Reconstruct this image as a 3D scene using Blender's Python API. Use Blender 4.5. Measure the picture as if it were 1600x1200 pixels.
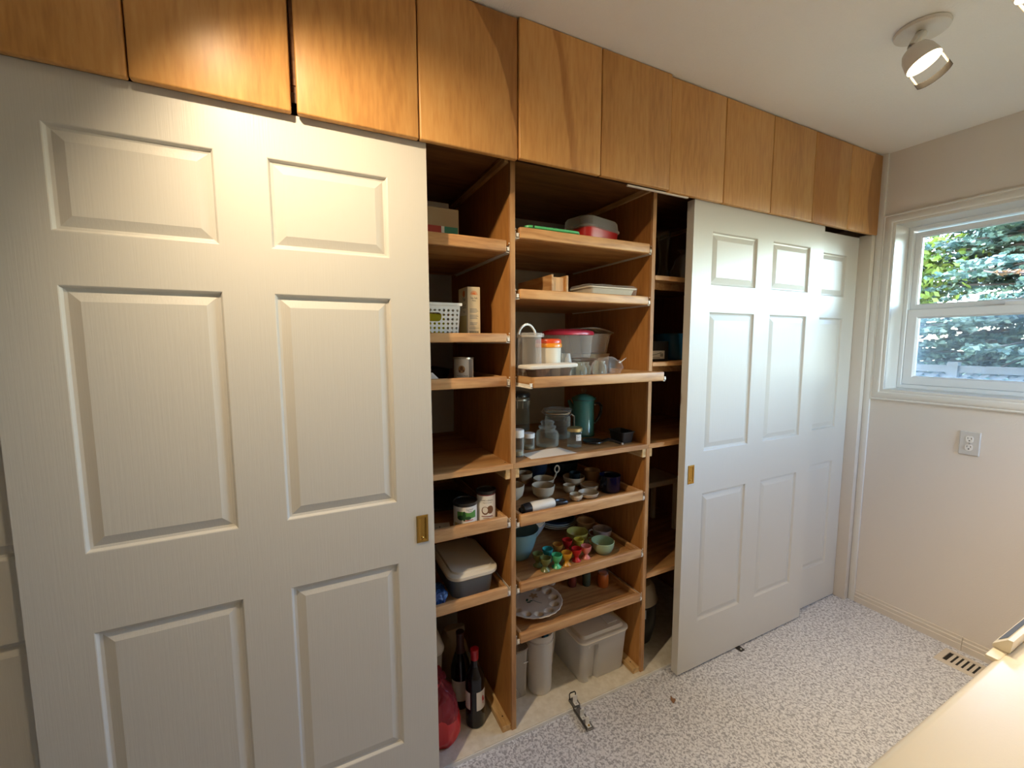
import bpy, bmesh, math, random
from mathutils import Vector, Matrix, noise
from math import pi, sin, cos, radians as R
S = bpy.context.scene
COL = S.collection
for o in list(bpy.data.objects): bpy.data.objects.remove(o)
random.seed(7)

# ------------------------------------------------------------------ camera, world, lights, exposure
cd = bpy.data.cameras.new('camera'); cam = bpy.data.objects.new('camera', cd); COL.objects.link(cam)
cd.sensor_fit = 'HORIZONTAL'; cd.sensor_width = 36.0; cd.lens = 661.61 / 1600 * 36.0
cd.clip_start = 0.02; cd.clip_end = 200
HD, PT, RL = 0.4595, -0.0977, -0.0031          # heading from +Y to +X, pitch, roll
fw = Vector((sin(HD), cos(HD), 0)); rt = Vector((cos(HD), -sin(HD), 0)); up = Vector((0, 0, 1))
F = fw * cos(PT) + up * sin(PT); U = up * cos(PT) - fw * sin(PT)
R2 = rt * cos(RL) + U * sin(RL); U2 = U * cos(RL) - rt * sin(RL)
CAM = Vector((-0.1745, -1.3234, 1.4846))
cam.matrix_world = Matrix(((R2.x, U2.x, -F.x, CAM.x), (R2.y, U2.y, -F.y, CAM.y), (R2.z, U2.z, -F.z, CAM.z), (0, 0, 0, 1)))
S.camera = cam
S.view_settings.view_transform = 'Standard'; S.view_settings.look = 'None'
S.view_settings.exposure = 0.42; S.view_settings.gamma = 1.0; S.view_settings.use_curve_mapping = False
S.cycles.max_bounces = 10; S.cycles.diffuse_bounces = 5; S.cycles.glossy_bounces = 4
S.cycles.transmission_bounces = 6; S.cycles.transparent_max_bounces = 16
S.cycles.caustics_reflective = False; S.cycles.caustics_refractive = False
S.cycles.sample_clamp_indirect = 4.0
S.cycles.use_denoising = True

W = bpy.data.worlds.new('sky'); S.world = W; W.use_nodes = True
nt = W.node_tree; nt.nodes.clear()
wo = nt.nodes.new('ShaderNodeOutputWorld'); wb = nt.nodes.new('ShaderNodeBackground'); sk = nt.nodes.new('ShaderNodeTexSky')
sk.sky_type = 'NISHITA'; sk.sun_disc = False; sk.sun_elevation = R(52); sk.sun_rotation = R(312); sk.altitude = 0.1
wb.inputs['Strength'].default_value = 5.6
nt.links.new(sk.outputs[0], wb.inputs[0]); nt.links.new(wb.outputs[0], wo.inputs[0])

def add_light(kind, name, loc, energy, color, aim=None, **kw):
    d = bpy.data.lights.new(name, kind); d.energy = energy; d.color = color
    for k, v in kw.items(): setattr(d, k, v)
    o = bpy.data.objects.new(name, d); COL.objects.link(o); o.location = loc
    if aim is not None: o.rotation_euler = (Vector(aim) - Vector(loc)).to_track_quat('-Z', 'Y').to_euler()
    return o
pl = add_light('AREA', 'window_portal', (2.84, -0.87, 1.656), 1.0, (1, 1, 1), aim=(0, -0.87, 1.656), shape='RECTANGLE', size=1.40, size_y=0.86); pl.data.cycles.is_portal = True
pl = add_light('AREA', 'window_portal', (2.25, -2.04, 1.60), 1.0, (1, 1, 1), aim=(2.25, 0, 1.60), shape='RECTANGLE', size=.54, size_y=.94); pl.data.cycles.is_portal = True
SUN_DIR = Vector((0.50, -0.42, -0.90))
add_light('SUN', 'sun', (-8, 7, 12), 6.5, (1.0, 0.95, 0.86), aim=Vector((-8, 7, 12)) + SUN_DIR, angle=R(0.6))
WARM = (1.0, 0.78, 0.51)
LAMP_A = Vector((-0.415, -0.587, 2.395)); LAMP_A_AIM = Vector((0.46, 0.02, 0.80))
LAMP_B = Vector((1.545, -0.652, 2.322)); LAMP_B_DIR = Vector((0.11, -0.44, -0.89)).normalized()
LAMP_C = Vector((1.419, -0.904, 2.322)); LAMP_C_DIR = Vector((0.11, -0.44, -0.89)).normalized()
E_A, E_B, E_C = 48, 48, 32

# ------------------------------------------------------------------ helpers
MATS = {}
def nodes(name):
    m = bpy.data.materials.new(name); m.use_nodes = True; MATS[name] = m
    n = m.node_tree.nodes; l = m.node_tree.links
    return m, n, l, n['Principled BSDF'], n['Material Output']
def mat(name, col, rough=0.5, metal=0.0, spec=0.5, coat=0.0, bump=None, emit=None, sss=0.0):
    m, n, l, p, o = nodes(name)
    p.inputs['Base Color'].default_value = (*col, 1); p.inputs['Roughness'].default_value = rough
    p.inputs['Metallic'].default_value = metal; p.inputs['Specular IOR Level'].default_value = spec
    p.inputs['Coat Weight'].default_value = coat
    if emit:
        p.inputs['Emission Color'].default_value = (*emit[0], 1); p.inputs['Emission Strength'].default_value = emit[1]
    if bump:
        sc, st, dist = bump
        tc = n.new('ShaderNodeTexCoord'); nz = n.new('ShaderNodeTexNoise'); nz.inputs['Scale'].default_value = sc
        nz.inputs['Detail'].default_value = 3
        bp = n.new('ShaderNodeBump'); bp.inputs['Strength'].default_value = st; bp.inputs['Distance'].default_value = dist
        l.new(tc.outputs['Object'], nz.inputs['Vector']); l.new(nz.outputs[0], bp.inputs['Height']); l.new(bp.outputs[0], p.inputs['Normal'])
    return m
def ramp(n, stops):
    r = n.new('ShaderNodeValToRGB'); e = r.color_ramp.elements
    while len(e) < len(stops): e.new(0.5)
    for x, (pos, c) in zip(e, stops): x.position = pos; x.color = (*c, 1)
    return r
def wood(name, dark, mid, light, axis='Z', rough=0.35, coat=0.0, fine=1.0, figure=1.0, spec=0.4, ring=0.16, spread=1.0):
    """grain runs along the given local axis; each object takes its own piece of the board"""
    m, n, l, p, o = nodes(name)
    tc = n.new('ShaderNodeTexCoord'); oi = n.new('ShaderNodeObjectInfo')
    ad = n.new('ShaderNodeVectorMath'); ad.operation = 'MULTIPLY_ADD'
    cb = n.new('ShaderNodeCombineXYZ')
    for k in range(3): l.new(oi.outputs['Random'], cb.inputs[k])
    ad.inputs[1].default_value = (37.3, 23.1, 51.7)
    l.new(cb.outputs[0], ad.inputs[0]); l.new(tc.outputs['Object'], ad.inputs[2])
    mp = n.new('ShaderNodeMapping')
    sc = {'X': (0.9, 7, 7), 'Y': (7, 0.9, 7), 'Z': (7, 7, 0.9)}[axis]
    mp.inputs['Scale'].default_value = sc
    l.new(ad.outputs[0], mp.inputs['Vector'])
    n1 = n.new('ShaderNodeTexNoise'); n1.inputs['Scale'].default_value = 0.9 * figure; n1.inputs['Detail'].default_value = 1.5
    n1.inputs['Distortion'].default_value = 0.6
    l.new(mp.outputs[0], n1.inputs['Vector'])
    mu = n.new('ShaderNodeMath'); mu.operation = 'MULTIPLY'; mu.inputs[1].default_value = 42.0
    l.new(n1.outputs[0], mu.inputs[0])
    sn = n.new('ShaderNodeMath'); sn.operation = 'SINE'; l.new(mu.outputs[0], sn.inputs[0])
    n2 = n.new('ShaderNodeTexNoise'); n2.inputs['Scale'].default_value = 14 * fine; n2.inputs['Detail'].default_value = 4
    l.new(mp.outputs[0], n2.inputs['Vector'])
    mx = n.new('ShaderNodeMath'); mx.operation = 'MULTIPLY_ADD'; mx.inputs[1].default_value = ring
    l.new(sn.outputs[0], mx.inputs[0]); l.new(n2.outputs[0], mx.inputs[2])
    m3 = n.new('ShaderNodeMath'); m3.operation = 'MULTIPLY_ADD'; m3.inputs[1].default_value = 0.75
    l.new(n1.outputs[0], m3.inputs[0]); 
    sb = n.new('ShaderNodeMath'); sb.operation = 'SUBTRACT'; sb.inputs[1].default_value = 0.37; l.new(mx.outputs[0], sb.inputs[0])
    l.new(sb.outputs[0], m3.inputs[2])
    r = ramp(n, [(0.50 - spread * .28, dark), (0.50, mid), (0.50 + spread * .28, light)])
    l.new(m3.outputs[0], r.inputs[0])
    hs = n.new('ShaderNodeHueSaturation')
    mr = n.new('ShaderNodeMapRange'); mr.inputs['To Min'].default_value = 0.90; mr.inputs['To Max'].default_value = 1.10
    l.new(oi.outputs['Random'], mr.inputs[0]); l.new(mr.outputs[0], hs.inputs['Value']); l.new(r.outputs[0], hs.inputs['Color'])
    l.new(hs.outputs[0], p.inputs['Base Color'])
    p.inputs['Roughness'].default_value = rough; p.inputs['Coat Weight'].default_value = coat
    p.inputs['Coat Roughness'].default_value = 0.36; p.inputs['Specular IOR Level'].default_value = spec
    bp = n.new('ShaderNodeBump'); bp.inputs['Strength'].default_value = 0.12; bp.inputs['Distance'].default_value = 0.0006
    l.new(n2.outputs[0], bp.inputs['Height']); l.new(bp.outputs[0], p.inputs['Normal'])
    return m
def clear(name, tint, solid=0.12, edge=0.55, col=(0.9, 0.9, 0.9), rough=0.12, power=2.6):
    """thin clear wall: see-through face on, more body at the edges"""
    m, n, l, p, o = nodes(name)
    p.inputs['Base Color'].default_value = (*col, 1); p.inputs['Roughness'].default_value = rough
    tr = n.new('ShaderNodeBsdfTransparent'); tr.inputs[0].default_value = (*tint, 1)
    lw = n.new('ShaderNodeLayerWeight'); lw.inputs[0].default_value = 0.35
    pw = n.new('ShaderNodeMath'); pw.operation = 'POWER'; pw.inputs[1].default_value = power; l.new(lw.outputs['Facing'], pw.inputs[0])
    mr = n.new('ShaderNodeMapRange'); mr.inputs['To Min'].default_value = solid; mr.inputs['To Max'].default_value = edge
    l.new(pw.outputs[0], mr.inputs[0])
    mx = n.new('ShaderNodeMixShader'); l.new(mr.outputs[0], mx.inputs[0]); l.new(tr.outputs[0], mx.inputs[1]); l.new(p.outputs[0], mx.inputs[2])
    l.new(mx.outputs[0], o.inputs[0])
    return m

class BM:
    """collects shapes, then links them as one mesh object"""
    def __init__(s): s.b = bmesh.new()
    def box(s, x0, x1, y0, y1, z0, z1, bev=0.0, seg=2):
        r = bmesh.ops.create_cube(s.b, size=1.0); vs = r['verts']
        for v in vs:
            v.co = Vector(((x0 + x1) / 2 + v.co.x * (x1 - x0), (y0 + y1) / 2 + v.co.y * (y1 - y0), (z0 + z1) / 2 + v.co.z * (z1 - z0)))
        if bev > 0:
            es = list({e for v in vs for e in v.link_edges})
            bmesh.ops.bevel(s.b, geom=es, offset=bev, segments=seg, affect='EDGES', profile=0.5)
        return s
    def lathe(s, prof, n=32, c=(0, 0, 0), a0=0.0, a1=2 * pi, sx=1.0, sy=1.0):
        full = abs(a1 - a0 - 2 * pi) < 1e-6; rings = []
        for r, z in prof:
            if r < 1e-6: rings.append([s.b.verts.new((c[0], c[1], c[2] + z))])
            else:
                k = n if full else n + 1
                rings.append([s.b.verts.new((c[0] + sx * r * cos(a0 + (a1 - a0) * i / n), c[1] + sy * r * sin(a0 + (a1 - a0) * i / n), c[2] + z)) for i in range(k)])
        for A, B in zip(rings, rings[1:]):
            for i in range(n):
                j = (i + 1) % n if full else i + 1
                if len(A) == 1 and len(B) == 1: continue
                if len(A) == 1: f = (A[0], B[j], B[i])
                elif len(B) == 1: f = (A[i], A[j], B[0])
                else: f = (A[i], A[j], B[j], B[i])
                try: s.b.faces.new(f)
                except ValueError: pass
        return s
    def loft(s, secs, n=5, cap0=True, cap1=True):
        """rounded-rectangle sections (w, d, rad, z[, cx, cy])"""
        rings = []
        for q in secs:
            w, d, r, z = q[:4]; cx, cy = (q[4], q[5]) if len(q) > 4 else (0, 0)
            r = min(r, w / 2 - 1e-4, d / 2 - 1e-4); ring = []
            for ux, uy, a in ((1, 1, 0), (-1, 1, pi / 2), (-1, -1, pi), (1, -1, 3 * pi / 2)):
                for i in range(n + 1):
                    t = a + pi / 2 * i / n
                    ring.append(s.b.verts.new((cx + ux * (w / 2 - r) + r * cos(t), cy + uy * (d / 2 - r) + r * sin(t), z)))
            rings.append(ring)
        k = len(rings[0])
        for A, B in zip(rings, rings[1:]):
            for i in range(k): s.b.faces.new((A[i], A[(i + 1) % k], B[(i + 1) % k], B[i]))
        if cap0: s.b.faces.new(list(reversed(rings[0])))
        if cap1: s.b.faces.new(rings[-1])
        return s
    def tube(s, pts, r, n=8, closed=False):
        pts = [Vector(p) for p in pts]; rings = []; k = len(pts); ref = Vector((0.123, 0.31, 0.94))
        for i, p in enumerate(pts):
            a = pts[(i - 1) % k] if (closed or i > 0) else p; b = pts[(i + 1) % k] if (closed or i < k - 1) else p
            t = (b - a).normalized(); u = t.cross(ref)
            if u.length < 1e-3: u = t.cross(Vector((1, 0, 0)))
            u.normalize(); v = t.cross(u); rr = r[i] if isinstance(r, (list, tuple)) else r
            rings.append([s.b.verts.new(p + u * rr * cos(2 * pi * j / n) + v * rr * sin(2 * pi * j / n)) for j in range(n)])
        for i in range(k if closed else k - 1):
            A, B = rings[i], rings[(i + 1) % k]
            for j in range(n): s.b.faces.new((A[j], A[(j + 1) % n], B[(j + 1) % n], B[j]))
        if not closed:
            s.b.faces.new(list(reversed(rings[0]))); s.b.faces.new(rings[-1])
        return s
    def poly(s, pts):
        s.b.faces.new([s.b.verts.new(p) for p in pts]); return s
    def prism(s, pts, axis, a, b):
        """extrude a closed outline of 2D points along an axis from a to b"""
        def P(q, t): return {'X': (t, q[0], q[1]), 'Y': (q[0], t, q[1]), 'Z': (q[0], q[1], t)}[axis]
        A = [s.b.verts.new(P(q, a)) for q in pts]; B = [s.b.verts.new(P(q, b)) for q in pts]; k = len(pts)
        for i in range(k): s.b.faces.new((A[i], A[(i + 1) % k], B[(i + 1) % k], B[i]))
        s.b.faces.new(A); s.b.faces.new(B); return s
    def rect2(s, x0, x1, y0, y1, n=1):
        v = [[s.b.verts.new((x0 + (x1 - x0) * i / n, y, 0)) for i in range(n + 1)] for y in (y0, y1)]
        for i in range(n): s.b.faces.new((v[0][i], v[0][i + 1], v[1][i + 1], v[1][i]))
        return s
    def disc2(s, cx, cy, rx, ry, n=18, rot=0.0):
        prev = None; k = max(4, n // 2)
        for i in range(k + 1):
            t = pi * i / k; x = -rx * cos(t); h = max(ry * sin(t), ry * .02)
            cur = [s.b.verts.new((cx + x * cos(rot) - y * sin(rot), cy + x * sin(rot) + y * cos(rot), 0)) for y in (-h, h)]
            if prev: s.b.faces.new((prev[0], cur[0], cur[1], prev[1]))
            prev = cur
        return s
    def text2(s, txt, size, cx, cy, maxw=None):
        c = bpy.data.curves.new('t', 'FONT'); c.body = txt; c.size = size; c.align_x = 'CENTER'; c.align_y = 'CENTER'; c.resolution_u = 2
        o = bpy.data.objects.new('t', c); COL.objects.link(o); bpy.context.view_layer.update()
        me = bpy.data.meshes.new_from_object(o.evaluated_get(bpy.context.evaluated_depsgraph_get()))
        k = 1.0
        if maxw and len(me.vertices):
            w = max(v.co.x for v in me.vertices) - min(v.co.x for v in me.vertices); k = min(1.0, maxw / w)
        vs = [s.b.verts.new((cx + v.co.x * k, cy + v.co.y, 0)) for v in me.vertices]
        for p in me.polygons:
            try: s.b.faces.new([vs[i] for i in p.vertices])
            except ValueError: pass
        bpy.data.objects.remove(o); bpy.data.curves.remove(c); bpy.data.meshes.remove(me)
        return s
    def bend(s, r, a=0.0, z=0.0):
        """wrap flat XY shapes round an upright cylinder, centred on angle a"""
        for v in s.b.verts:
            x, y, d = v.co; t = a + x / r; v.co = ((r + d) * cos(t), (r + d) * sin(t), z + y)
        return s
    def place(s, m):
        bmesh.ops.transform(s.b, matrix=m, verts=s.b.verts); return s
    def crumple(s, amt, freq, seed=0.0):
        for v in s.b.verts:
            q = v.co * freq + Vector((seed, seed * 1.7, seed * .3)); v.co += Vector(noise.noise_vector(q)) * amt
        return s

_mesh_fix = {}
def obj(name, bm, m, parent=None, loc=None, rot=None, smooth=35, solid=0.0):
    me = bpy.data.meshes.new(name)
    bmesh.ops.recalc_face_normals(bm.b, faces=bm.b.faces)
    bm.b.to_mesh(me); bm.b.free()
    if smooth:
        for p in me.polygons: p.use_smooth = True
        me.set_sharp_from_angle(angle=R(smooth))
    me.materials.append(MATS[m] if isinstance(m, str) else m)
    o = bpy.data.objects.new(name, me); COL.objects.link(o)
    if parent is not None: o.parent = parent
    if loc is not None: o.location = loc
    if rot is not None: o.rotation_euler = rot
    if solid:
        md = o.modifiers.new('thickness', 'SOLIDIFY'); md.thickness = solid; md.offset = 0
    return o
def tag(o, label, cat, group=None, kind=None):
    o['label'] = label; o['category'] = cat
    if group: o['group'] = group
    if kind: o['kind'] = kind
    return o
def thing(name, label, cat, loc=(0, 0, 0), rz=0.0, group=None, kind=None):
    o = bpy.data.objects.new(name, None); COL.objects.link(o); o.location = loc; o.rotation_euler = (0, 0, rz); o.empty_display_size = 0.02
    return tag(o, label, cat, group, kind)
def struct(name, bm, m, parent=None, **k):
    o = obj(name, bm, m, parent, **k)
    if parent is None: o['kind'] = 'structure'
    return o
def copy_tree(o, loc, rz, label, parent=None):
    c = o.copy(); COL.objects.link(c)
    if parent is None:
        c.location = loc; c.rotation_euler = (0, 0, rz); c['label'] = label
    else: c.parent = parent
    for ch in list(o.children): copy_tree(ch, None, None, None, c)
    return c
def face_cam(x, y): return math.atan2(CAM.y - y, CAM.x - x)
def vessel(pts, t, floor=None):
    """closed wall profile from an outer line (bottom to rim)"""
    f = t if floor is None else floor; z0 = pts[0][1]
    inner = [(max(r - t, 0.001), max(z, z0 + f)) for r, z in reversed(pts)]
    inner[0] = (pts[-1][0] - t, pts[-1][1])
    return [(0, z0)] + pts + [(pts[-1][0] - t * .5, pts[-1][1] + t * .4)] + inner + [(0, z0 + f)]

# ------------------------------------------------------------------ materials
mat('wall_paint', (0.72, 0.66, 0.60), 0.75, bump=(160, 0.25, 0.002))
mat('wall_hidden', (0.80, 0.74, 0.64), 0.8)
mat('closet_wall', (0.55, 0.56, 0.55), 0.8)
mat('ceiling_paint', (0.90, 0.89, 0.87), 0.85, bump=(220, 0.5, 0.003))
mat('trim_paint', (0.76, 0.74, 0.70), 0.42)
mat('trim_dull', (0.66, 0.60, 0.53), 0.5)
mat('vinyl', (0.80, 0.82, 0.84), 0.35)
def door_paint():
    m, n, l, p, o = nodes('door_paint')
    p.inputs['Base Color'].default_value = (0.625, 0.605, 0.555, 1); p.inputs['Roughness'].default_value = 0.38
    tc = n.new('ShaderNodeTexCoord'); mp = n.new('ShaderNodeMapping'); mp.inputs['Scale'].default_value = (260, 260, 9)
    nz = n.new('ShaderNodeTexNoise'); nz.inputs['Scale'].default_value = 1.0; nz.inputs['Detail'].default_value = 2
    bp = n.new('ShaderNodeBump'); bp.inputs['Strength'].default_value = 0.22; bp.inputs['Distance'].default_value = 0.0012
    l.new(tc.outputs['Object'], mp.inputs[0]); l.new(mp.outputs[0], nz.inputs[0]); l.new(nz.outputs[0], bp.inputs['Height']); l.new(bp.outputs[0], p.inputs['Normal'])
door_paint()
def floor_mat():
    m, n, l, p, o = nodes('floor_vinyl')
    tc = n.new('ShaderNodeTexCoord')
    nz = n.new('ShaderNodeTexNoise'); nz.inputs['Scale'].default_value = 104; nz.inputs['Detail'].default_value = 2.2; nz.inputs['Roughness'].default_value = 0.55; nz.inputs['Distortion'].default_value = 0.8
    l.new(tc.outputs['Object'], nz.inputs[0])
    r = ramp(n, [(0.37, (0.34, 0.345, 0.39)), (0.45, (0.46, 0.465, 0.52)), (0.51, (0.65, 0.66, 0.71)), (0.59, (0.75, 0.76, 0.81))])
    l.new(nz.outputs[0], r.inputs[0]); l.new(r.outputs[0], p.inputs['Base Color'])
    p.inputs['Roughness'].default_value = 0.42; p.inputs['Specular IOR Level'].default_value = 0.4
floor_mat()
def speck(name, c1, c2, scale, rough=0.6):
    m, n, l, p, o = nodes(name)
    tc = n.new('ShaderNodeTexCoord'); nz = n.new('ShaderNodeTexNoise'); nz.inputs['Scale'].default_value = scale; nz.inputs['Detail'].default_value = 4
    l.new(tc.outputs['Object'], nz.inputs[0]); r = ramp(n, [(0.35, c1), (0.65, c2)]); l.new(nz.outputs[0], r.inputs[0]); l.new(r.outputs[0], p.inputs['Base Color'])
    p.inputs['Roughness'].default_value = rough
speck('closet_floor', (0.70, 0.64, 0.52), (0.80, 0.75, 0.64), 40)
MAPLE = ((0.44, 0.20, 0.055), (0.60, 0.305, 0.092), (0.68, 0.385, 0.135))
wood('honey_maple', *MAPLE, 'Z', rough=0.40, coat=0.15, figure=0.8, ring=0.05, spread=1.5)
wood('fir_board', (0.31, 0.125, 0.03), (0.42, 0.185, 0.047), (0.49, 0.235, 0.068), 'Z', rough=0.5, figure=1.0, ring=0.08, spread=1.5)
wood('fir_edge', (0.36, 0.17, 0.065), (0.48, 0.25, 0.10), (0.57, 0.32, 0.14), 'Z', rough=0.5)
wood('ply_x', (0.30, 0.14, 0.045), (0.42, 0.21, 0.075), (0.50, 0.28, 0.11), 'X', rough=0.5, figure=0.8)
wood('lip_wood', (0.40, 0.19, 0.075), (0.54, 0.285, 0.115), (0.63, 0.36, 0.16), 'X', rough=0.45, figure=1.6)
wood('side_wood', (0.40, 0.20, 0.075), (0.52, 0.29, 0.12), (0.60, 0.37, 0.17), 'Y', rough=0.45, figure=1.4)
wood('cleat_wood', (0.50, 0.30, 0.12), (0.66, 0.44, 0.20), (0.74, 0.54, 0.29), 'Y', rough=0.5)
wood('brown_ply', (0.16, 0.07, 0.025), (0.22, 0.10, 0.035), (0.27, 0.13, 0.05), 'X', rough=0.5)
mat('brass', (0.62, 0.40, 0.11), 0.22, 1.0)
mat('steel', (0.66, 0.65, 0.63), 0.3, 0.55)
mat('dark_steel', (0.06, 0.055, 0.05), 0.35, 0.6)
mat('white_metal', (0.80, 0.76, 0.68), 0.35)
mat('bronze_metal', (0.10, 0.05, 0.025), 0.5, 0.3)
mat('screw_hole', (0.02, 0.015, 0.01), 0.9)

# ------------------------------------------------------------------ room shell
XW, ZC, YB = 2.6145, 2.457, 0.632
WY0, WY1, WZ0, WZ1 = -0.187, -1.55, 1.231, 2.082         # window opening
struct('floor', BM().box(-2.4, XW + 0.13, -1.95, YB + 0.06, -0.06, 0.0), 'floor_vinyl', smooth=0)
struct('ceiling', BM().box(-2.45, XW + 0.14, -2.0, YB + 0.08, ZC, ZC + 0.12), 'ceiling_paint', smooth=0)
w = BM(); L = 0.012
w.box(XW, XW + 0.13, WY0 + L, YB + 0.06, 0, ZC); w.box(XW, XW + 0.13, -1.95, WY1 - L, 0, ZC)
w.box(XW, XW + 0.13, WY1 - L, WY0 + L, 0, WZ0 - L); w.box(XW, XW + 0.13, WY1 - L, WY0 + L, WZ1 + L, ZC)
struct('wall_right', w, 'wall_paint', smooth=0)
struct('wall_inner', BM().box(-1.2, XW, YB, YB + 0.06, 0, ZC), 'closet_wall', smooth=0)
struct('wall_rear', BM().box(-2.4, 2.0, -2.03, -1.95, 0, ZC).box(2.5, XW + 0.13, -2.03, -1.95, 0, ZC).box(2.0, 2.5, -2.03, -1.95, 0, 1.15).box(2.0, 2.5, -2.03, -1.95, 2.05, ZC), 'wall_hidden', smooth=0)
struct('wall_left', BM().box(-2.48, -2.4, -2.03, YB + 0.06, 0, ZC), 'wall_hidden', smooth=0)
struct('wall_front', BM().box(-2.4, -1.12, -0.06, 0.02, 0, ZC).box(-1.2, -1.12, 0.02, YB, 0, ZC), 'wall_paint', smooth=0)
struct('trim_1', BM().box(2.566, XW, -0.100, 0.03, 0.0, 2.05, 0.002), 'trim_dull')            # jamb at the end of the door opening
struct('trim_2', BM().box(2.600, XW, -0.131, -0.1005, 0.0, ZC, 0.003), 'trim_paint')          # corner strip up to the ceiling
def prism_xz(b, pts, y0, y1):
    A = [b.b.verts.new((p[0], y0, p[1])) for p in pts]; B = [b.b.verts.new((p[0], y1, p[1])) for p in pts]; k = len(pts)
    for i in range(k): b.b.faces.new((A[i], A[(i + 1) % k], B[(i + 1) % k], B[i]))
    b.b.faces.new(A); b.b.faces.new(B); return b
BP = [(XW, 0), (XW - .013, 0), (XW - .013, .030), (XW - .010, .034), (XW - .010, .050), (XW - .006, .054), (XW - .005, .066), (XW, .068)]
struct('baseboard_right', prism_xz(BM(), BP, -0.1315, -0.5738), 'trim_dull', smooth=20)
BP2 = [(x, z * .97) for x, z in BP]
struct('baseboard_right', prism_xz(BM(), BP2, -0.5752, -1.95), 'trim_dull', smooth=20)
cf = BM().box(-1.12, 2.566, -0.0165, YB, 0.0, 0.015, 0.001)
struct('trim_3', cf, 'closet_floor', smooth=0)                                                   # raised closet floor sheet
struct('trim_4', BM().box(-1.12, 2.566, -0.0215, -0.0168, 0.0, 0.0125, 0.0008), 'trim_paint', smooth=0)

def rings(b, rect, steps, M, cap=True):
    """nested rectangles: steps are (inset, depth); M maps (u, v, depth) to a point"""
    u0, u1, v0, v1 = rect; prev = None
    for off, d in steps:
        q = [b.b.verts.new(M(u, v, d)) for u, v in ((u0 + off, v0 + off), (u1 - off, v0 + off), (u1 - off, v1 - off), (u0 + off, v1 - off))]
        if prev:
            for i in range(4): b.b.faces.new((prev[i], prev[(i + 1) % 4], q[(i + 1) % 4], q[i]))
        prev = q
    if cap: b.b.faces.new(prev)
    return b
# window_1: casing, lined recess, double-hung sashes
m, n_, l_, p_, o_ = nodes('window_glass')
tr = n_.new('ShaderNodeBsdfTransparent'); gl = n_.new('ShaderNodeBsdfGlossy'); gl.inputs['Roughness'].default_value = 0.02
fr = n_.new('ShaderNodeFresnel'); fr.inputs[0].default_value = 1.45; mx = n_.new('ShaderNodeMixShader')
l_.new(fr.outputs[0], mx.inputs[0]); l_.new(tr.outputs[0], mx.inputs[1]); l_.new(gl.outputs[0], mx.inputs[2]); l_.new(mx.outputs[0], o_.inputs[0])
tr.inputs[0].default_value = (0.93, 0.97, 0.97, 1)
m, n_, l_, p_, o_ = nodes('insect_screen')
tr = n_.new('ShaderNodeBsdfTransparent'); mx = n_.new('ShaderNodeMixShader'); mx.inputs[0].default_value = 0.42
p_.inputs['Base Color'].default_value = (0.30, 0.34, 0.37, 1); p_.inputs['Roughness'].default_value = 0.8
l_.new(tr.outputs[0], mx.inputs[1]); l_.new(p_.outputs[0], mx.inputs[2]); l_.new(mx.outputs[0], o_.inputs[0])
win = bpy.data.objects.new('window_1', None); COL.objects.link(win); win['kind'] = 'structure'
MX = lambda x: (lambda u, v, d: (x + d, u, v))
cw = 0.059
struct('window_casing', rings(BM(), (WY1 - cw, WY0 + cw, WZ0 - cw, WZ1 + cw),
       [(0, 0), (0, -.012), (.006, -.015), (.010, -.012), (.016, -.016), (.030, -.019), (.040, -.019), (.046, -.014), (.050, -.016), (cw, -.016), (cw, 0)], MX(XW), False), 'trim_paint', win, smooth=25)
struct('window_liner', rings(BM(), (WY1, WY0, WZ0, WZ1), [(0, -.004), (0, .13), (-L + .0005, .13), (-L + .0005, -.004), (0, -.004)], MX(XW), False), 'trim_paint', win, smooth=0)
struct('window_frame', rings(BM(), (WY1 + .0005, WY0 - .0005, WZ0 + .0005, WZ1 - .0005), [(0, .060), (0, .0), (.006, -.003), (.018, -.003), (.021, 0), (.021, .060), (0, .060)], MX(2.738), False), 'vinyl', win, smooth=25)
us = struct('window_sash', rings(BM(), (WY1 + .021, WY0 - .021, 1.652, WZ1 - .028), [(0, .024), (0, 0), (.003, -.003), (.022, -.003), (.028, .004), (.028, .024), (0, .024)], MX(2.764), False), 'vinyl', win, smooth=25)
struct('window_pane', BM().box(2.776, 2.780, WY1 + .045, WY0 - .045, 1.676, WZ1 - .052), 'window_glass', us, smooth=0)
ls = struct('window_sash', rings(BM(), (WY1 + .021, WY0 - .021, WZ0 + .022, 1.652), [(0, .024), (0, 0), (.004, -.004), (.040, -.004), (.048, .005), (.048, .022), (0, .024)], MX(2.742), False)
       .box(2.733, 2.740, -0.66, -0.56, 1.648, 1.668, .002), 'vinyl', win, smooth=25)
struct('window_pane', BM().box(2.752, 2.756, WY1 + .06, WY0 - .06, WZ0 + .06, 1.612), 'window_glass', ls, smooth=0)
struct('window_screen', BM().box(2.792, 2.7925, WY1 + .02, WY0 - .02, WZ0 + .02, 1.655), 'insect_screen', win, smooth=0)

win2 = bpy.data.objects.new('added_window', None); COL.objects.link(win2); win2['kind'] = 'structure'  # unseen window, added to bring cool daylight onto the sliding doors
struct('window_frame', rings(BM(), (2.0, 2.5, 1.15, 2.05), [(0, .06), (0, 0), (.045, 0), (.045, .06), (0, .06)], lambda u, v, d: (u, -2.02 + d, v), False).box(2.045, 2.455, -2.02, -1.97, 1.58, 1.62), 'vinyl', win2, smooth=0)
struct('window_pane', BM().box(2.045, 2.455, -1.997, -1.993, 1.195, 2.005), 'window_glass', win2, smooth=0)

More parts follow.
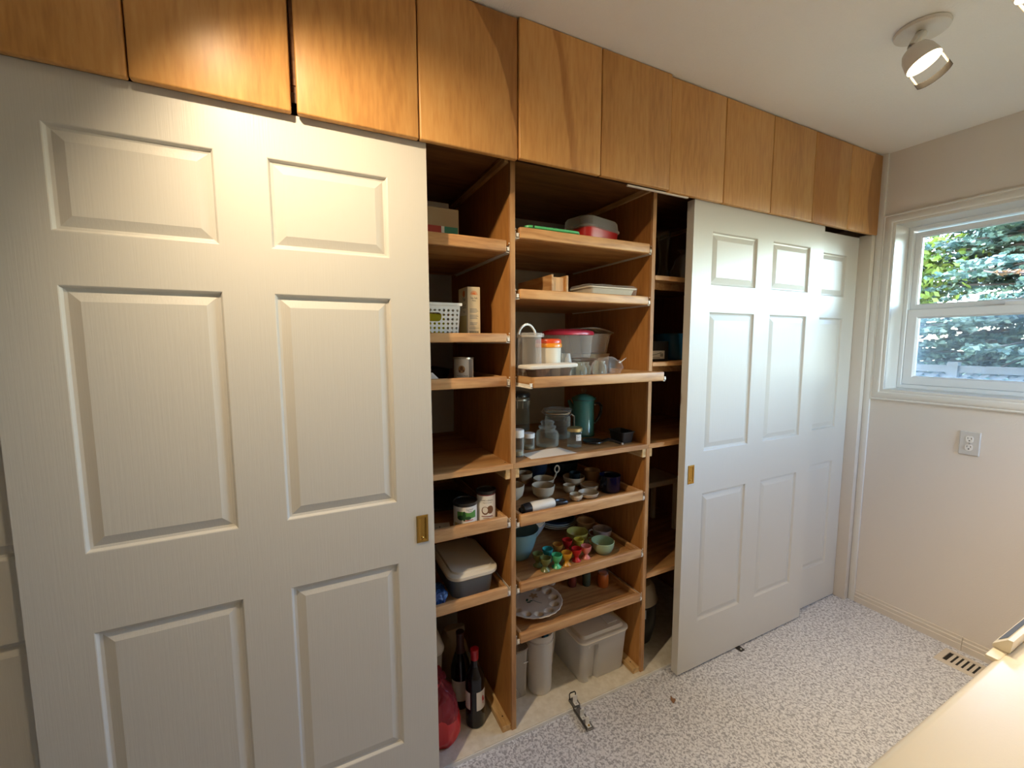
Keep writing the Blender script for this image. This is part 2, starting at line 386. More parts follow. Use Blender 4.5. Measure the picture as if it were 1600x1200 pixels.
# ------------------------------------------------------------------ sliding closet doors
ROWS = ((1.939, 1.7206), (1.6092, 1.0133), (0.8243, 0.2294)); COLS = ((0.1105, 0.403), (0.512, 0.8005)); DW = 0.911
def six_panel(label, x0, yf, ztop, zbot=0.0085, pull=None):
    t = thing('closet_door', label, 'door', (x0, yf, 0), kind='thing')
    T = 0.035; s = BM()
    zs = [zbot] + [z for r in reversed(ROWS) for z in (r[1], r[0])] + [ztop]
    xs = [0] + [x for c in COLS for x in c] + [DW]
    for i in (0, 2, 4): s.box(xs[i], xs[i + 1], 0, T, zbot, ztop)
    for i in (1, 3):
        for k in (0, 2, 4, 6): s.box(xs[i], xs[i + 1], 0, T, zs[k], zs[k + 1])
    obj('door_slab', s, 'door_paint', t, smooth=0)
    for r in ROWS:
        for c in COLS:
            b = rings(BM(), (c[0], c[1], r[1], r[0]), [(0, .0), (.002, .001), (.006, .008), (.012, .0095), (.034, .0025), (.037, .0025)], lambda u, v, d: (u, d, v))
            obj('panel', b, 'door_paint', t, smooth=12)
    if pull:
        px, pz0, pz1 = pull
        b = rings(BM(), (px - .018, px + .018, pz0, pz1), [(0, 0), (0, -.002), (.001, -.003), (.006, -.003)], lambda u, v, d: (u, d, v), False)
        pl = obj('finger_pull', b, 'brass', t, smooth=0); pl['label'] = 'recessed brass finger pull'
        b = rings(BM(), (px - .012, px + .012, pz0 + .006, pz1 - .006), [(0, -.003), (.0015, -.0028), (.003, -.0008), (.006, -.0005)], lambda u, v, d: (u, d, v))
        obj('pull_recess', b, 'brass', pl, smooth=0)
        b = BM().lathe([(0, 0), (.0035, 0), (.004, .0015), (.002, .003), (0, .003)], 12).place(Matrix.Translation((px, -0.0006, pz0 + .014)) @ Matrix.Rotation(R(90), 4, 'X'))
        obj('pull_screw', b, 'brass', pl)
    return t
six_panel('white six-panel sliding door with brass pull, beside the bay of cans', -0.742, -0.0813, 2.050, pull=(0.742 + .132, .875, .960))
six_panel('white six-panel sliding door with brass pull, in front of the half-covered one', 1.2541, -0.0813, 2.050, pull=(.0375, .880, .961))
six_panel('white six-panel sliding door next to the window wall, half covered by another', 2.564 - DW, -0.0435, 2.0415)
six_panel('white six-panel sliding door almost wholly hidden, a sliver of lower panel showing', -1.085, -0.0435, 2.0415)
trk = thing('door_track', 'brown metal double track the sliding doors hang from under the overhead cabinets', 'track', (0, 0, 0))
tb = BM().box(-1.12, 2.566, -0.0825, -0.004, 2.1005, 2.1035)
tb.box(-1.12, 2.566, -0.0825, -0.081, 2.080, 2.1005); tb.box(-1.12, 2.566, -0.0455, -0.044, 2.086, 2.1005); tb.box(-1.12, 2.566, -0.0055, -0.004, 2.086, 2.1005)
obj('channel', tb, 'bronze_metal', trk, smooth=0)
obj('lower_flange', BM().box(0.90, 1.205, -0.0925, -0.0848, 2.0425, 2.0475), 'white_metal', trk, smooth=0)

# ------------------------------------------------------------------ overhead cabinets
def maple_heart(name, a, b, c, width, k=0.62):
    m = wood(name, *MAPLE, 'Z', rough=0.40, coat=0.15, figure=0.8, ring=0.05, spread=1.5)
    n = m.node_tree.nodes; l = m.node_tree.links; p = n['Principled BSDF']
    src = p.inputs['Base Color'].links[0].from_socket
    tc = n.new('ShaderNodeTexCoord'); sp = n.new('ShaderNodeSeparateXYZ'); l.new(tc.outputs['Object'], sp.inputs[0])
    nz = n.new('ShaderNodeTexNoise'); nz.inputs['Scale'].default_value = 7; nz.inputs['Detail'].default_value = 3
    mp = n.new('ShaderNodeMapping'); mp.inputs['Scale'].default_value = (1.6, 1, .5); l.new(tc.outputs['Object'], mp.inputs[0]); l.new(mp.outputs[0], nz.inputs[0])
    def M(op, x, y):
        q = n.new('ShaderNodeMath'); q.operation = op
        for i, v in enumerate((x, y)):
            if isinstance(v, (int, float)): q.inputs[i].default_value = v
            else: l.new(v, q.inputs[i])
        return q.outputs[0]
    z = sp.outputs[2]; u0 = M('ADD', M('ADD', M('MULTIPLY', z, b), a), M('MULTIPLY', M('MULTIPLY', z, z), c))
    d = M('ADD', M('SUBTRACT', sp.outputs[0], u0), M('MULTIPLY', M('SUBTRACT', nz.outputs[0], 0.5), 0.045))
    def ss(v, e):
        q = n.new('ShaderNodeMapRange'); q.interpolation_type = 'SMOOTHSTEP'; q.inputs['From Min'].default_value = 0; q.inputs['From Max'].default_value = e
        l.new(v, q.inputs[0]); return q.outputs[0]
    f = M('MULTIPLY', ss(d, .008), M('SUBTRACT', 1.0, ss(M('SUBTRACT', d, width), .02)))
    mx = n.new('ShaderNodeMix'); mx.data_type = 'RGBA'; mx.blend_type = 'MULTIPLY'
    l.new(M('MULTIPLY', f, 1.0), mx.inputs[0]); l.new(src, mx.inputs[6]); mx.inputs[7].default_value = (k, k * .88, k * .75, 1)
    l.new(mx.outputs[2], p.inputs['Base Color'])
maple_heart('maple_heart_one', .30, .06, -1.04, 0.3)
maple_heart('maple_heart_two', .185, -.05, -.35, 0.018, 0.75)
maple_heart('maple_heart_three', .0, .0, 0.0, .19, 0.85)
maple_heart('maple_heart_four', .20, -.28, .75, 0.3, 0.66)
SE = [-0.79, -0.4786, -0.1666, 0.1452, 0.4524, 0.7652, 1.0846, 1.3883, 1.6942, 2.0055, 2.311, 2.6135]
YC, ZB_, ZT_ = -0.106, 2.0465, 2.452
def cabinet(i0, i1, label, dy=0.0, dz=0.0, heart={}):
    x0, x1 = SE[i0], SE[i1]
    t = thing('overhead_cabinet', label, 'cabinet', (x0, 0, 0))
    w = x1 - x0
    c = BM().box(.001, .017, YC + .021, YB - .004, 2.12, ZT_).box(w - .017, w - .001, YC + .021, YB - .004, 2.12, ZT_)
    c.box(.001, w - .001, YB - .012, YB - .004, 2.12, ZT_)
    obj('carcass', c, 'brown_ply', t, smooth=0)
    obj('bottom_board', BM().box(.001, w - .001, YC + .024, YB - .004, 2.104, 2.1195), 'brown_ply', t, smooth=0)
    for k in range(i0, i1):
        g0 = .009 if abs(SE[k] + 0.1666) < 1e-3 else .0015
        a, b = SE[k] + g0, SE[k + 1] - .0015
        if abs(SE[k + 1] + .1666) < 1e-3: b -= .002
        d = BM().box(0, b - a, 0, .019, 0, ZT_ - ZB_, .0045, 3)
        o = obj('cabinet_door', d, heart.get(k, 'honey_maple'), t, loc=(a - x0, YC + dy, ZB_ + dz), smooth=40)
        hx = 0.012 if (k - i0) == 0 else (b - a - 0.012)
        for hz in (.06, .34):
            h = BM().box(hx - .008, hx + .008, .0195, .026, hz - .02, hz + .02, .002)
            hg = obj('hinge', h, 'steel', o, smooth=0)
    return t
cabinet(0, 2, 'honey maple overhead cabinet nearest the camera, beside the wide dark gap')
cabinet(2, 4, 'honey maple overhead cabinet with broad brown heartwood, above the bay of cans', heart={3: 'maple_heart_one'})
cabinet(4, 6, 'honey maple overhead cabinet with slender brown streak, above the bay of cups', dy=-.006, dz=.003, heart={4: 'maple_heart_two'})
cabinet(6, 8, 'plain honey maple overhead cabinet above the dark third bay and the front sliding door')
cabinet(8, 10, 'honey maple overhead cabinet with two-tone boards, second from the window wall', heart={9: 'maple_heart_three'})
cabinet(10, 11, 'single-door honey maple overhead cabinet with dark blotch, against the window wall', heart={10: 'maple_heart_four'})

# ------------------------------------------------------------------ built-in shelving
UX = (-0.155, 0.485, 1.125, 1.765); UT = 0.0095; Z0 = 0.015
unit = thing('pantry_shelving', 'built-in fir shelving frame with uprights and fixed shelf inside the closet', 'shelving', (0, 0, 0))
for x in UX:
    u = obj('upright', BM().box(x - UT, x + UT, .0, .012, Z0, 2.104, .0012), 'fir_edge', unit, smooth=0); u['at'] = x
    obj('board', BM().box(x - UT, x + UT, .0122, .1410, Z0, 2.104), 'fir_board', u, smooth=0)
    obj('board', BM().box(x - UT + .0006, x + UT - .0006, .1418, YB - .001, Z0, 2.104), 'fir_board', u, smooth=0)
    for sd in (-1, 1):
        a, b = (x - UT - .0195, x - UT - .0004) if sd < 0 else (x + UT + .0004, x + UT + .0155)
        obj('shelf_cleat', BM().box(a, b, .003, .48, .998, 1.0335, .0015), 'cleat_wood', u, smooth=0)
    obj('top_cleat', BM().box(x - UT - .014, x - UT - .0004, .012, .60, 2.084, 2.1035), 'cleat_wood', u, smooth=0)
    c = obj('floor_cleat', BM().box(x - UT - .036, x - UT - .0005, .006, .26, Z0 + .0004, Z0 + .024, .0015), 'cleat_wood', u, smooth=0)
for i in range(3):
    a, b = UX[i] + UT + .0006, UX[i + 1] - UT - .0006
    f = obj('fixed_shelf', BM().box(a, b, .0122, YB - .001, 1.0345, 1.0530), 'ply_x', unit, smooth=0)
    obj('shelf_edge', BM().box(a - (UT if i else 0), b + UT, -.0008, .0121, 1.0340, 1.0535, .001), 'lip_wood', f, smooth=0)
for x, y, z in ((0.459, .05, Z0 + .0245), (1.098, .045, Z0 + .0245), (.4665, .03, 1.0532)):
    obj('screw_hole', BM().lathe([(0, 0), (.0028, 0), (.0028, .0004), (0, .0004)], 10), 'screw_hole', unit, loc=(x, y, z))

def tray(x0, x1, y0, zb, h, label, depth=0.57):
    t = thing('pullout_tray', label, 'tray', ((x0 + x1) / 2, y0, zb)); w = (x1 - x0) / 2
    obj('tray_bottom', BM().box(-w + .012, w - .012, .018, depth - .012, 0, .0115), 'ply_x', t, smooth=0)
    obj('front_lip', BM().box(-w, w, 0, .0185, 0, h, .0045, 3), 'lip_wood', t, smooth=40)
    for s in (-1, 1):
        a, b = sorted((s * w, s * (w - .0145)))
        obj('side_lip', BM().box(a, b, .0188, depth, 0, h - .002, .003), 'side_wood', t, smooth=40)
        a, b = sorted((s * (w + .0005), s * (w + .0112))); g = BM()
        g.box(a, b, .006, depth - .02, -.0015, .0005); g.box(*sorted((s * (w + .0005), s * (w + .0018))), .006, depth - .02, .0005, .010)
        g.box(a, b, .004, .010, .0145, .0165); g.box(*sorted((s * (w + .0035), s * (w + .0112))), .003, .009, .0045, .0145)
        obj('slide', g, 'white_metal', t, smooth=0)
    for s in (-1, 1):                                            # the fixed half of each slide stays on the upright
        xf = (x0 - .0148) if s < 0 else (x1 + .0148)
        up_ = min((o for o in unit.children if o.name.startswith('upright')), key=lambda o: abs(o['at'] - xf))
        obj('drawer_rail', BM().box(*sorted((xf, xf + (.0016 if s < 0 else -.0016))), .004, .56, zb - .004, zb + .024).box(*sorted((xf, xf + (.0030 if s < 0 else -.0030))), .0035, .007, zb + .028, zb + .033), 'white_metal', up_, smooth=0)
    obj('back_lip', BM().box(-w + .015, w - .015, depth - .0115, depth, 0, h - .002, .002), 'side_wood', t, smooth=0)
    return t
A0, A1, B0, B1 = -0.130, 0.4603, 0.5112, 1.1010
tray(A0, A1, -.004, 1.7894, .039, 'pull-out tray with a small carton on it, top of the bay of cans')
tray(A0, A1, -.004, 1.485, .031, 'pull-out tray carrying the white perforated basket and salt box')
tray(A0, A1, -.004, 1.3324, .036, 'pull-out tray carrying a single white mushroom can')
tray(A0, A1, -.004, .821, .043, 'pull-out tray carrying two labelled cans with lids coloured as if in shadow')
tray(A0, A1, -.004, .5595, .037, 'pull-out tray carrying the large lidded food box')
tray(B0, B1, -.004, 1.840, .038, 'pull-out tray carrying a red container with pale lid')
tray(B0, B1, -.004, 1.6355, .034, 'pull-out tray carrying the wooden box and plastic-wrapped tray')
tray(B0, B1, -.100, 1.332, .0365, 'pull-out tray drawn forward, full of plastic food containers')
tray(B0, B1, -.004, .8125, .044, 'pull-out tray of cream cups and a blue mug')
tray(B0, B1, -.004, .558, .037, 'pull-out tray of colourful egg cups and teacups')
tray(B0, B1, -.004, .3565, .036, 'pull-out tray carrying the deviled egg plate')
def board(z, th, label):
    t = thing('shelf_board', label, 'shelf', (1.445, 0, z - th))
    obj('shelf_panel', BM().box(-.309, .309, .012, .60, 0, th, .001), 'ply_x', t, smooth=0)
    obj('shelf_edge', BM().box(-.309, .309, .0, .0118, 0, th, .001), 'lip_wood', t, smooth=0)
    obj('support_rail', BM().box(-.30, .30, .06, .075, -.03, -.0005, .001), 'side_wood', t, smooth=0)
board(1.757, .018, 'shelf in the dark bay holding a glass vase and plastic bag')
board(1.4004, .017, 'shelf in the dark bay holding the blue pot')
board(.4697, .019, 'lowest shelf in the dark bay, with a lit corner')

# ------------------------------------------------------------------ ceiling spotlights
mat('lamp_white', (0.70, 0.66, 0.60), 0.35); mat('lamp_inner', (0.80, 0.72, 0.58), 0.3)
mat('bulb', (1, 1, 1), 0.3, emit=((1.0, 0.80, 0.50), 14.0))
mat('lamp_band', (0.035, 0.028, 0.024), 0.4)
def spotlight(label, lamp, d, base, energy, size=R(104), blend=0.8):
    t = thing('spotlight', label, 'lamp', (base[0], base[1], ZC), group=None)
    rel = lambda v: Vector(v) - Vector((base[0], base[1], ZC))
    obj('ceiling_plate', BM().lathe([(0, -.0005), (.066, -.0005), (.068, -.004), (.066, -.012), (.060, -.015), (.020, -.017), (0, -.017)], 40), 'lamp_white', t)
    q = d.to_track_quat('Z', 'Y').to_matrix().to_4x4()          # head axis: +Z is the beam
    hc = rel(lamp)
    M = Matrix.Translation(hc) @ q
    back = M @ Vector((0, 0, -.055))
    k = BM().tube([(0, 0, -.016), (back.x * .35, back.y * .35, -.030), back + (M.to_3x3() @ Vector((0, 0, -.008))), back], [.014, .012, .012, .013], 10)
    obj('swivel_arm', k, 'lamp_white', t)
    h = BM().lathe([(0.0000, -0.0608), (0.0172, -0.0593), (0.0312, -0.0499), (0.0390, -0.0328), (0.0425, -0.0109), (0.0441, 0.0031), (0.0425, 0.0039), (0.0402, -0.0094), (0.0359, -0.0265), (0.0000, -0.0312)], 36).place(M)
    hd = obj('lamp_head', h, 'lamp_white', t)
    obj('bulb', BM().lathe([(0.0000, -0.0031), (0.0265, -0.0047), (0.0359, -0.0109), (0.0328, -0.0203), (0.0000, -0.0250)], 32).place(M), 'bulb', hd)
    lo = q.inverted().to_3x3() @ (CAM - lamp); a = math.atan2(-lo.y, -lo.x)     # the shield stands on the far side of the opening
    obj('shield_arm', BM().lathe([(0.0449, 0.0016), (0.0449, 0.0370), (0.0437, 0.0370), (0.0437, 0.0016), (0.0449, 0.0016)], 4, a0=a - 1.15, a1=a - .95).lathe([(0.0449, 0.0016), (0.0449, 0.0370), (0.0437, 0.0370), (0.0437, 0.0016), (0.0449, 0.0016)], 4, a0=a + .95, a1=a + 1.15).place(M), 'lamp_inner', hd)
    obj('shield_band', BM().lathe([(0.0452, 0.0355), (0.0452, 0.0545), (0.0438, 0.0545), (0.0438, 0.0355), (0.0452, 0.0355)], 24, a0=a - 1.2, a1=a + 1.2).place(M), 'lamp_band', hd)
    add_light('SPOT', 'spot_lamp', lamp + d * .072, energy, WARM, aim=lamp + d, spot_size=size, spot_blend=blend, shadow_soft_size=.022)
    return t
spotlight('white swivel ceiling spotlight, lit, with dark-edged shield, in full view near the window corner', LAMP_B, LAMP_B_DIR, (1.607, -.617), E_B)
spotlight('ceiling spotlight cut off by the frame edge, only a dark sliver of shield shows', LAMP_C, LAMP_C_DIR, (1.471, -.872), E_C)
spotlight('ceiling spotlight aimed at the open shelves, out of the picture', LAMP_A, (LAMP_A_AIM - LAMP_A).normalized(), (-.38, -.60), E_A, R(112), 1.0)

# ------------------------------------------------------------------ shelf contents: materials
mat('cream_glaze', (0.62, 0.52, 0.37), 0.3); mat('tan_glaze', (0.50, 0.36, 0.22), 0.35)
mat('cream_plastic', (0.74, 0.67, 0.54), 0.4); mat('white_plastic', (0.80, 0.78, 0.74), 0.4)
mat('white_print', (0.82, 0.79, 0.72), 0.5); mat('black_print', (0.03, 0.03, 0.03), 0.6); mat('grey_print', (0.30, 0.29, 0.27), 0.6)
mat('carton_card', (0.74, 0.64, 0.44), 0.6); mat('carton_gold', (0.60, 0.46, 0.18), 0.6); mat('orange_print', (0.72, 0.20, 0.04), 0.5)
mat('brown_card', (0.44, 0.32, 0.18), 0.7); mat('red_print', (0.50, 0.05, 0.03), 0.5); mat('green_print', (0.04, 0.26, 0.17), 0.5)
mat('leaf_print', (0.10, 0.30, 0.06), 0.5); mat('dark_leaf_print', (0.02, 0.08, 0.03), 0.5); mat('brown_print', (0.20, 0.09, 0.04), 0.5)
mat('tan_print', (0.50, 0.30, 0.13), 0.5); mat('maroon_print', (0.28, 0.05, 0.05), 0.5)
mat('dark_lid', (0.025, 0.022, 0.02), 0.3); mat('tin', (0.55, 0.53, 0.49), 0.3, 0.9)  # dark_lid puts the can tops' shadow into colour; plate and jar lids share it
mat('black_iron', (0.018, 0.018, 0.02), 0.35); mat('black_plastic', (0.02, 0.02, 0.022), 0.3)
mat('red_plastic', (0.55, 0.02, 0.02), 0.3); mat('pink_red', (0.50, 0.02, 0.05), 0.3); mat('orange_plastic', (0.85, 0.30, 0.02), 0.3); mat('vermilion', (0.75, 0.08, 0.02), 0.3)
mat('green_plastic', (0.10, 0.55, 0.20), 0.35); mat('yellow_cloth', (0.70, 0.62, 0.02), 0.7); mat('blue_foil', (0.025, 0.075, 0.22), 0.3)
mat('paper', (0.72, 0.66, 0.57), 0.8); mat('blue_enamel', (0.004, 0.005, 0.026), 0.15); mat('pot_blue', (0.02, 0.13, 0.30), 0.2)
mat('teal_enamel', (0.055, 0.20, 0.18), 0.18); mat('teal_glass', (0.20, 0.36, 0.38), 0.2); mat('dark_teal', (0.008, 0.018, 0.022), 0.4)
mat('pale_blue', (0.46, 0.52, 0.56), 0.25); mat('navy_glaze', (0.02, 0.03, 0.055), 0.3); mat('lilac_glaze', (0.36, 0.32, 0.34), 0.25)
mat('yellow_glaze', (0.52, 0.47, 0.12), 0.25); mat('mint_glaze', (0.38, 0.50, 0.30), 0.25)
mat('wine_glass', (0.006, 0.005, 0.006), 0.08); mat('wine_label', (0.72, 0.68, 0.62), 0.6); mat('foil_red', (0.42, 0.01, 0.02), 0.3); mat('foil_dark', (0.05, 0.015, 0.012), 0.35)
mat('china', (0.78, 0.67, 0.52), 0.22); mat('orange_jar', (0.55, 0.13, 0.02), 0.25); mat('dark_jar', (0.06, 0.08, 0.05), 0.25); mat('maroon_jar', (0.16, 0.03, 0.02), 0.25)
mat('gold_lid', (0.75, 0.58, 0.26), 0.3, 0.8); mat('tan_cloth', (0.42, 0.35, 0.24), 0.8); mat('bright_metal', (0.86, 0.85, 0.82), 0.3, 0.25); mat('screen_blue', (0.05, 0.09, 0.16), 0.15)
mat('beige_enamel', (0.80, 0.73, 0.58), 0.32, bump=(260, .12, .001)); mat('outlet_plate', (0.60, 0.58, 0.55), 0.4); mat('vent_paint', (0.62, 0.56, 0.49), 0.5)
mat('leaf_dry', (0.25, 0.13, 0.07), 0.8); mat('dark_gap', (0.015, 0.014, 0.013), 0.9)
clear('clear_plastic', (0.95, 0.93, 0.91), 0.10, 0.75, (0.85, 0.82, 0.77), 0.18)
clear('frosted_plastic', (0.92, 0.90, 0.87), 0.24, 0.80, (0.86, 0.84, 0.81), 0.35)
clear('bin_plastic', (0.92, 0.90, 0.86), 0.50, 0.85, (0.90, 0.87, 0.82), 0.35)
clear('blue_frost', (0.45, 0.50, 0.56), 0.55, 0.85, (0.30, 0.34, 0.38), 0.3)
clear('jar_glass', (0.95, 0.96, 0.94), 0.03, 0.85, (0.62, 0.62, 0.56), 0.04, 1.7)
clear('brown_clear', (0.60, 0.47, 0.38), 0.25, 0.7, (0.40, 0.30, 0.24), 0.15)
clear('film', (0.96, 0.95, 0.94), 0.07, 0.85, (0.85, 0.83, 0.80), 0.10)
clear('red_film', (0.75, 0.30, 0.30), 0.45, 0.9, (0.40, 0.06, 0.07), 0.12)
for nm, c in (('olive', (.17, .19, .06)), ('turquoise', (.04, .34, .34)), ('green', (.10, .52, .22)), ('amber', (.46, .19, .03)), ('orange', (.68, .30, .02)), ('red', (.55, .02, .02)), ('pink', (.75, .25, .20)), ('yellow', (.62, .52, .06))):
    mat('egg_' + nm, c, 0.25)

def lathe_obj(name, prof, m, parent, n=36, **k): return obj(name, BM().lathe(prof, n, **k), m, parent)
def pot(name, label, cat, x, y, z, prof, m, part='body', n=36, group=None, rz=0):
    t = thing(name, label, cat, (x, y, z), rz, group); lathe_obj(part, prof, m, t, n); return t
def strip(x0, x1, y0, y1, n=10): return BM().rect2(x0, x1, y0, y1, n)
def flat_front(b, y, x=0, z=0):
    """stand flat XY shapes up on a front face (facing -Y)"""
    return b.place(Matrix.Translation((x, y, z)) @ Matrix.Rotation(R(90), 4, 'X'))
def flat_left(b, x, y=0, z=0):
    return b.place(Matrix.Translation((x, y, z)) @ Matrix.Rotation(R(-90), 4, 'Z') @ Matrix.Rotation(R(90), 4, 'X'))

# ---- bay of cans: top tray
zt = 1.8012
t = thing('carton', 'brown carton with red and green printed strip on the top tray of the can bay', 'box', (.225, .195, zt))
obj('carton_body', BM().box(-.11, .11, -.075, .075, 0, .141, .002), 'brown_card', t, smooth=0)
obj('print_strip', flat_front(BM().rect2(-.110, .047, 0.002, .080), -.0754), 'red_print', t, smooth=0)
obj('print_strip', flat_front(BM().rect2(.058, .106, 0.002, .080), -.0754), 'green_print', t, smooth=0)
obj('print_gap', flat_front(BM().rect2(.047, .058, 0.002, .080), -.0754), 'white_print', t, smooth=0)
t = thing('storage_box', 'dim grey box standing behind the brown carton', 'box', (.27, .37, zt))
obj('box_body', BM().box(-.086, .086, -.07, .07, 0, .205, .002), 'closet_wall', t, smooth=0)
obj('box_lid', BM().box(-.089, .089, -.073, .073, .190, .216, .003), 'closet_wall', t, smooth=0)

# ---- bay of cans: basket and salt
zt = 1.4967
t = thing('basket', 'white plastic basket with punched holes and a handle slot', 'basket', (.205, .13, zt))
def holed(nx, nz, W0, W1, H, slot=None):
    """wall of square cells with octagonal holes, wider at the top; flat in XZ about x=0"""
    b = BM(); cw_, ch = 1.0 / nx, H / nz
    def P(u, v): return (W0 + (W1 - W0) * v / H) * (u - .5), 0.0, v
    cache = {}
    def V(u, v):
        k = (round(u, 5), round(v, 5))
        if k not in cache: cache[k] = b.b.verts.new(P(u, v))
        return cache[k]
    for i in range(nx):
        for j in range(nz):
            u0, v0 = i * cw_, j * ch
            if slot and slot[0] <= i < slot[1] and slot[2] <= j < slot[3]: continue
            if j == nz - 1 or (slot and i in (slot[0] - 1, slot[1]) and slot[2] <= j < slot[3] and False):
                b.b.faces.new((V(u0, v0), V(u0 + cw_, v0), V(u0 + cw_, v0 + ch), V(u0, v0 + ch))); continue
            sq = [(0, 0), (.5, 0), (1, 0), (1, .5), (1, 1), (.5, 1), (0, 1), (0, .5)]
            o_ = [V(u0 + cw_ * a, v0 + ch * c) for a, c in sq]
            h = []
            for q in range(8):
                a = R(225 + 45 * q); h.append(V(u0 + cw_ * (.5 + .30 * cos(a)), v0 + ch * (.5 + .30 * sin(a))))
            for q in range(8): b.b.faces.new((o_[q], o_[(q + 1) % 8], h[(q + 1) % 8], h[q]))
    if slot:
        ua, ub, va, vb = slot[0] * cw_, slot[1] * cw_, slot[2] * ch, slot[3] * ch; du, dv = cw_ * .75, ch * .75
        for uu, su in ((ua, 1), (ub, -1)):
            for vv, sv in ((va, 1), (vb, -1)):
                c_ = b.b.verts.new(P(uu, vv)); e = [b.b.verts.new(P(uu + su * du * (1 - sin(a)), vv + sv * dv * (1 - cos(a)))) for a in (0, R(30), R(60), R(90))]
                for k in range(3): b.b.faces.new((c_, e[k], e[k + 1]))
    return b
BH = .116
for (W0, W1, nx, ang, off0, off1, slot) in ((.190, .204, 13, 0, -.082, -.089, (4, 9, 4, 6)), (.190, .204, 13, pi, -.082, -.089, (4, 9, 4, 6)), (.164, .178, 11, pi / 2, -.095, -.102, None), (.164, .178, 11, -pi / 2, -.095, -.102, None)):
    b = holed(nx, 8, W0, W1, BH, slot)
    for v in b.b.verts: v.co.y = off0 + (off1 - off0) * v.co.z / BH
    b.place(Matrix.Rotation(ang, 4, 'Z'))
    obj('basket_wall', b, 'white_plastic', t, smooth=0, solid=.0022)
obj('basket_floor', BM().box(-.094, .094, -.081, .081, 0, .002), 'white_plastic', t, smooth=0)
obj('basket_rim', rings(BM(), (-.108, .108, -.095, .095), [(0, BH - .006), (0, BH + .003), (.009, BH + .003), (.009, BH - .006), (0, BH - .006)], lambda u, v, d: (u, v, d), False), 'white_plastic', t, smooth=0)
c = BM().loft([(.15, .11, .03, .003), (.165, .125, .04, .05), (.14, .10, .04, .082), (.05, .04, .015, .088)]); c.crumple(.006, 30, 3)
tag(obj('cloth', c, 'yellow_cloth', None, loc=(.20, .13, zt + .0025)), 'yellow cloth folded inside the white basket', 'cloth')

t = thing('salt_box', 'cream sea salt carton with orange half-sun print, beside the white basket', 'box', (.3805, .148, zt))
sw, sd_, sh = .0475, .095, .184
obj('carton_body', BM().box(-sw / 2, sw / 2, -sd_ / 2, sd_ / 2, 0, sh, .0012), 'carton_card', t, smooth=0)
f = -sd_ / 2 - .0004
sun = BM()
for i in range(9):
    a = R(8 + 164 * i / 8); r0, r1 = .0085, .0142
    p = [(r0 * cos(a - .12), r0 * sin(a - .12), 0), (r1 * cos(a - .075), r1 * sin(a - .075), 0), (r1 * cos(a + .075), r1 * sin(a + .075), 0), (r0 * cos(a + .12), r0 * sin(a + .12), 0)]
    sun.poly(p)
sun.poly([(.0078 * cos(pi * i / 12), .0078 * sin(pi * i / 12), 0) for i in range(13)])
obj('sun_print', flat_front(sun, f, 0, .1565), 'orange_print', t, smooth=0)
obj('lettering', flat_front(BM().text2('Sea Salt', .010, 0, .009, .026).text2('Fine', .0085, 0, 0), f, 0, .136), 'black_print', t, smooth=0)
b = BM()
for zz in (.107, .103, .099, .095, .085, .081, .077, .073, .058, .053): b.rect2(-.016, .016 - .006 * ((int(zz * 1000)) % 3) * .5, zz - .001, zz + .001)
obj('small_print', flat_front(b, f), 'grey_print', t, smooth=0)
obj('rule', flat_front(BM().rect2(-.019, .019, .0385, .0397), f), 'grey_print', t, smooth=0)
b = BM(); xx = -.018
for i in range(15):
    wv = (.0008, .0016, .0011, .002)[(i * 7) % 4]; b.rect2(xx, xx + wv, .004, .029); xx += wv + (.0008, .0012)[i % 2]
obj('barcode', flat_front(b, f), 'black_print', t, smooth=0)
g = -sw / 2 - .0004
obj('lettering', flat_left(BM().text2('Sea', .020, 0, .024).text2('Salt', .026, 0, 0).text2('Fine', .012, 0, -.02), g, -.012, .118), 'black_print', t, smooth=0)
obj('sun_print', flat_left(BM().disc2(0, 0, .012, .012), g, -.010, .162), 'orange_print', t, smooth=0)
obj('gold_panel', flat_left(BM().rect2(-.040, .036, .012, .085), g + .0001, 0, 0), 'carton_gold', t, smooth=0)

# ---- bay of cans: mushroom can, pan, paper
zt = 1.3441
def can(label, x, y, z, r, h, lid_mat, body_mat, group=None):
    t = thing('food_can', label, 'can', (x, y, z), face_cam(x, y), group)
    lathe_obj('can_body', [(0, 0), (r - .001, 0), (r, .002), (r, .004), (r - .0012, .006), (r - .0012, h - .006), (r - .0012, h - .004)], body_mat, t)
    lathe_obj('can_lid', [(0, h - .003), (r - .003, h - .003), (r - .0022, h + .0012), (r + .0002, h + .0012), (r + .0004, h - .004 - (.006 if lid_mat == 'dark_lid' else 0))], lid_mat, t)
    return t
t = can('white can with a mushroom picture, alone on its tray', .352, .137, zt, .0368, .086, 'tin', 'white_print')
r = .0362
obj('picture', BM().disc2(-.008, .046, .0125, .0135, 22).bend(r), 'tan_print', t, smooth=0)
obj('picture_detail', BM().disc2(-.008, .049, .006, .008, 14).disc2(-.015, .039, .004, .005, 12).disc2(-.001, .040, .004, .005, 12).bend(r + .0003), 'brown_print', t, smooth=0)
obj('lettering', BM().text2('Mushroom Pieces', .0062, -.006, .0225, .040).text2('and Stems', .0062, -.006, .0135, .034).bend(r + .0002), 'black_print', t, smooth=0)
obj('label_fold', strip(.0195, .036, .004, .080).bend(r + .0001), 'grey_print', t, smooth=0)
t = thing('roasting_pan', 'dark roasting pan behind the mushroom can', 'pan', (.235, .33, zt))
obj('pan_body', BM().loft([(.17, .22, .02, 0), (.19, .24, .025, .04), (.20, .25, .03, .042), (.186, .236, .024, .041), (.165, .215, .02, .002)], cap1=True), 'black_iron', t)
b = BM().loft([(.07, .05, .01, 0), (.05, .04, .01, .016), (.02, .015, .005, .034)]); b.crumple(.008, 45, 9)
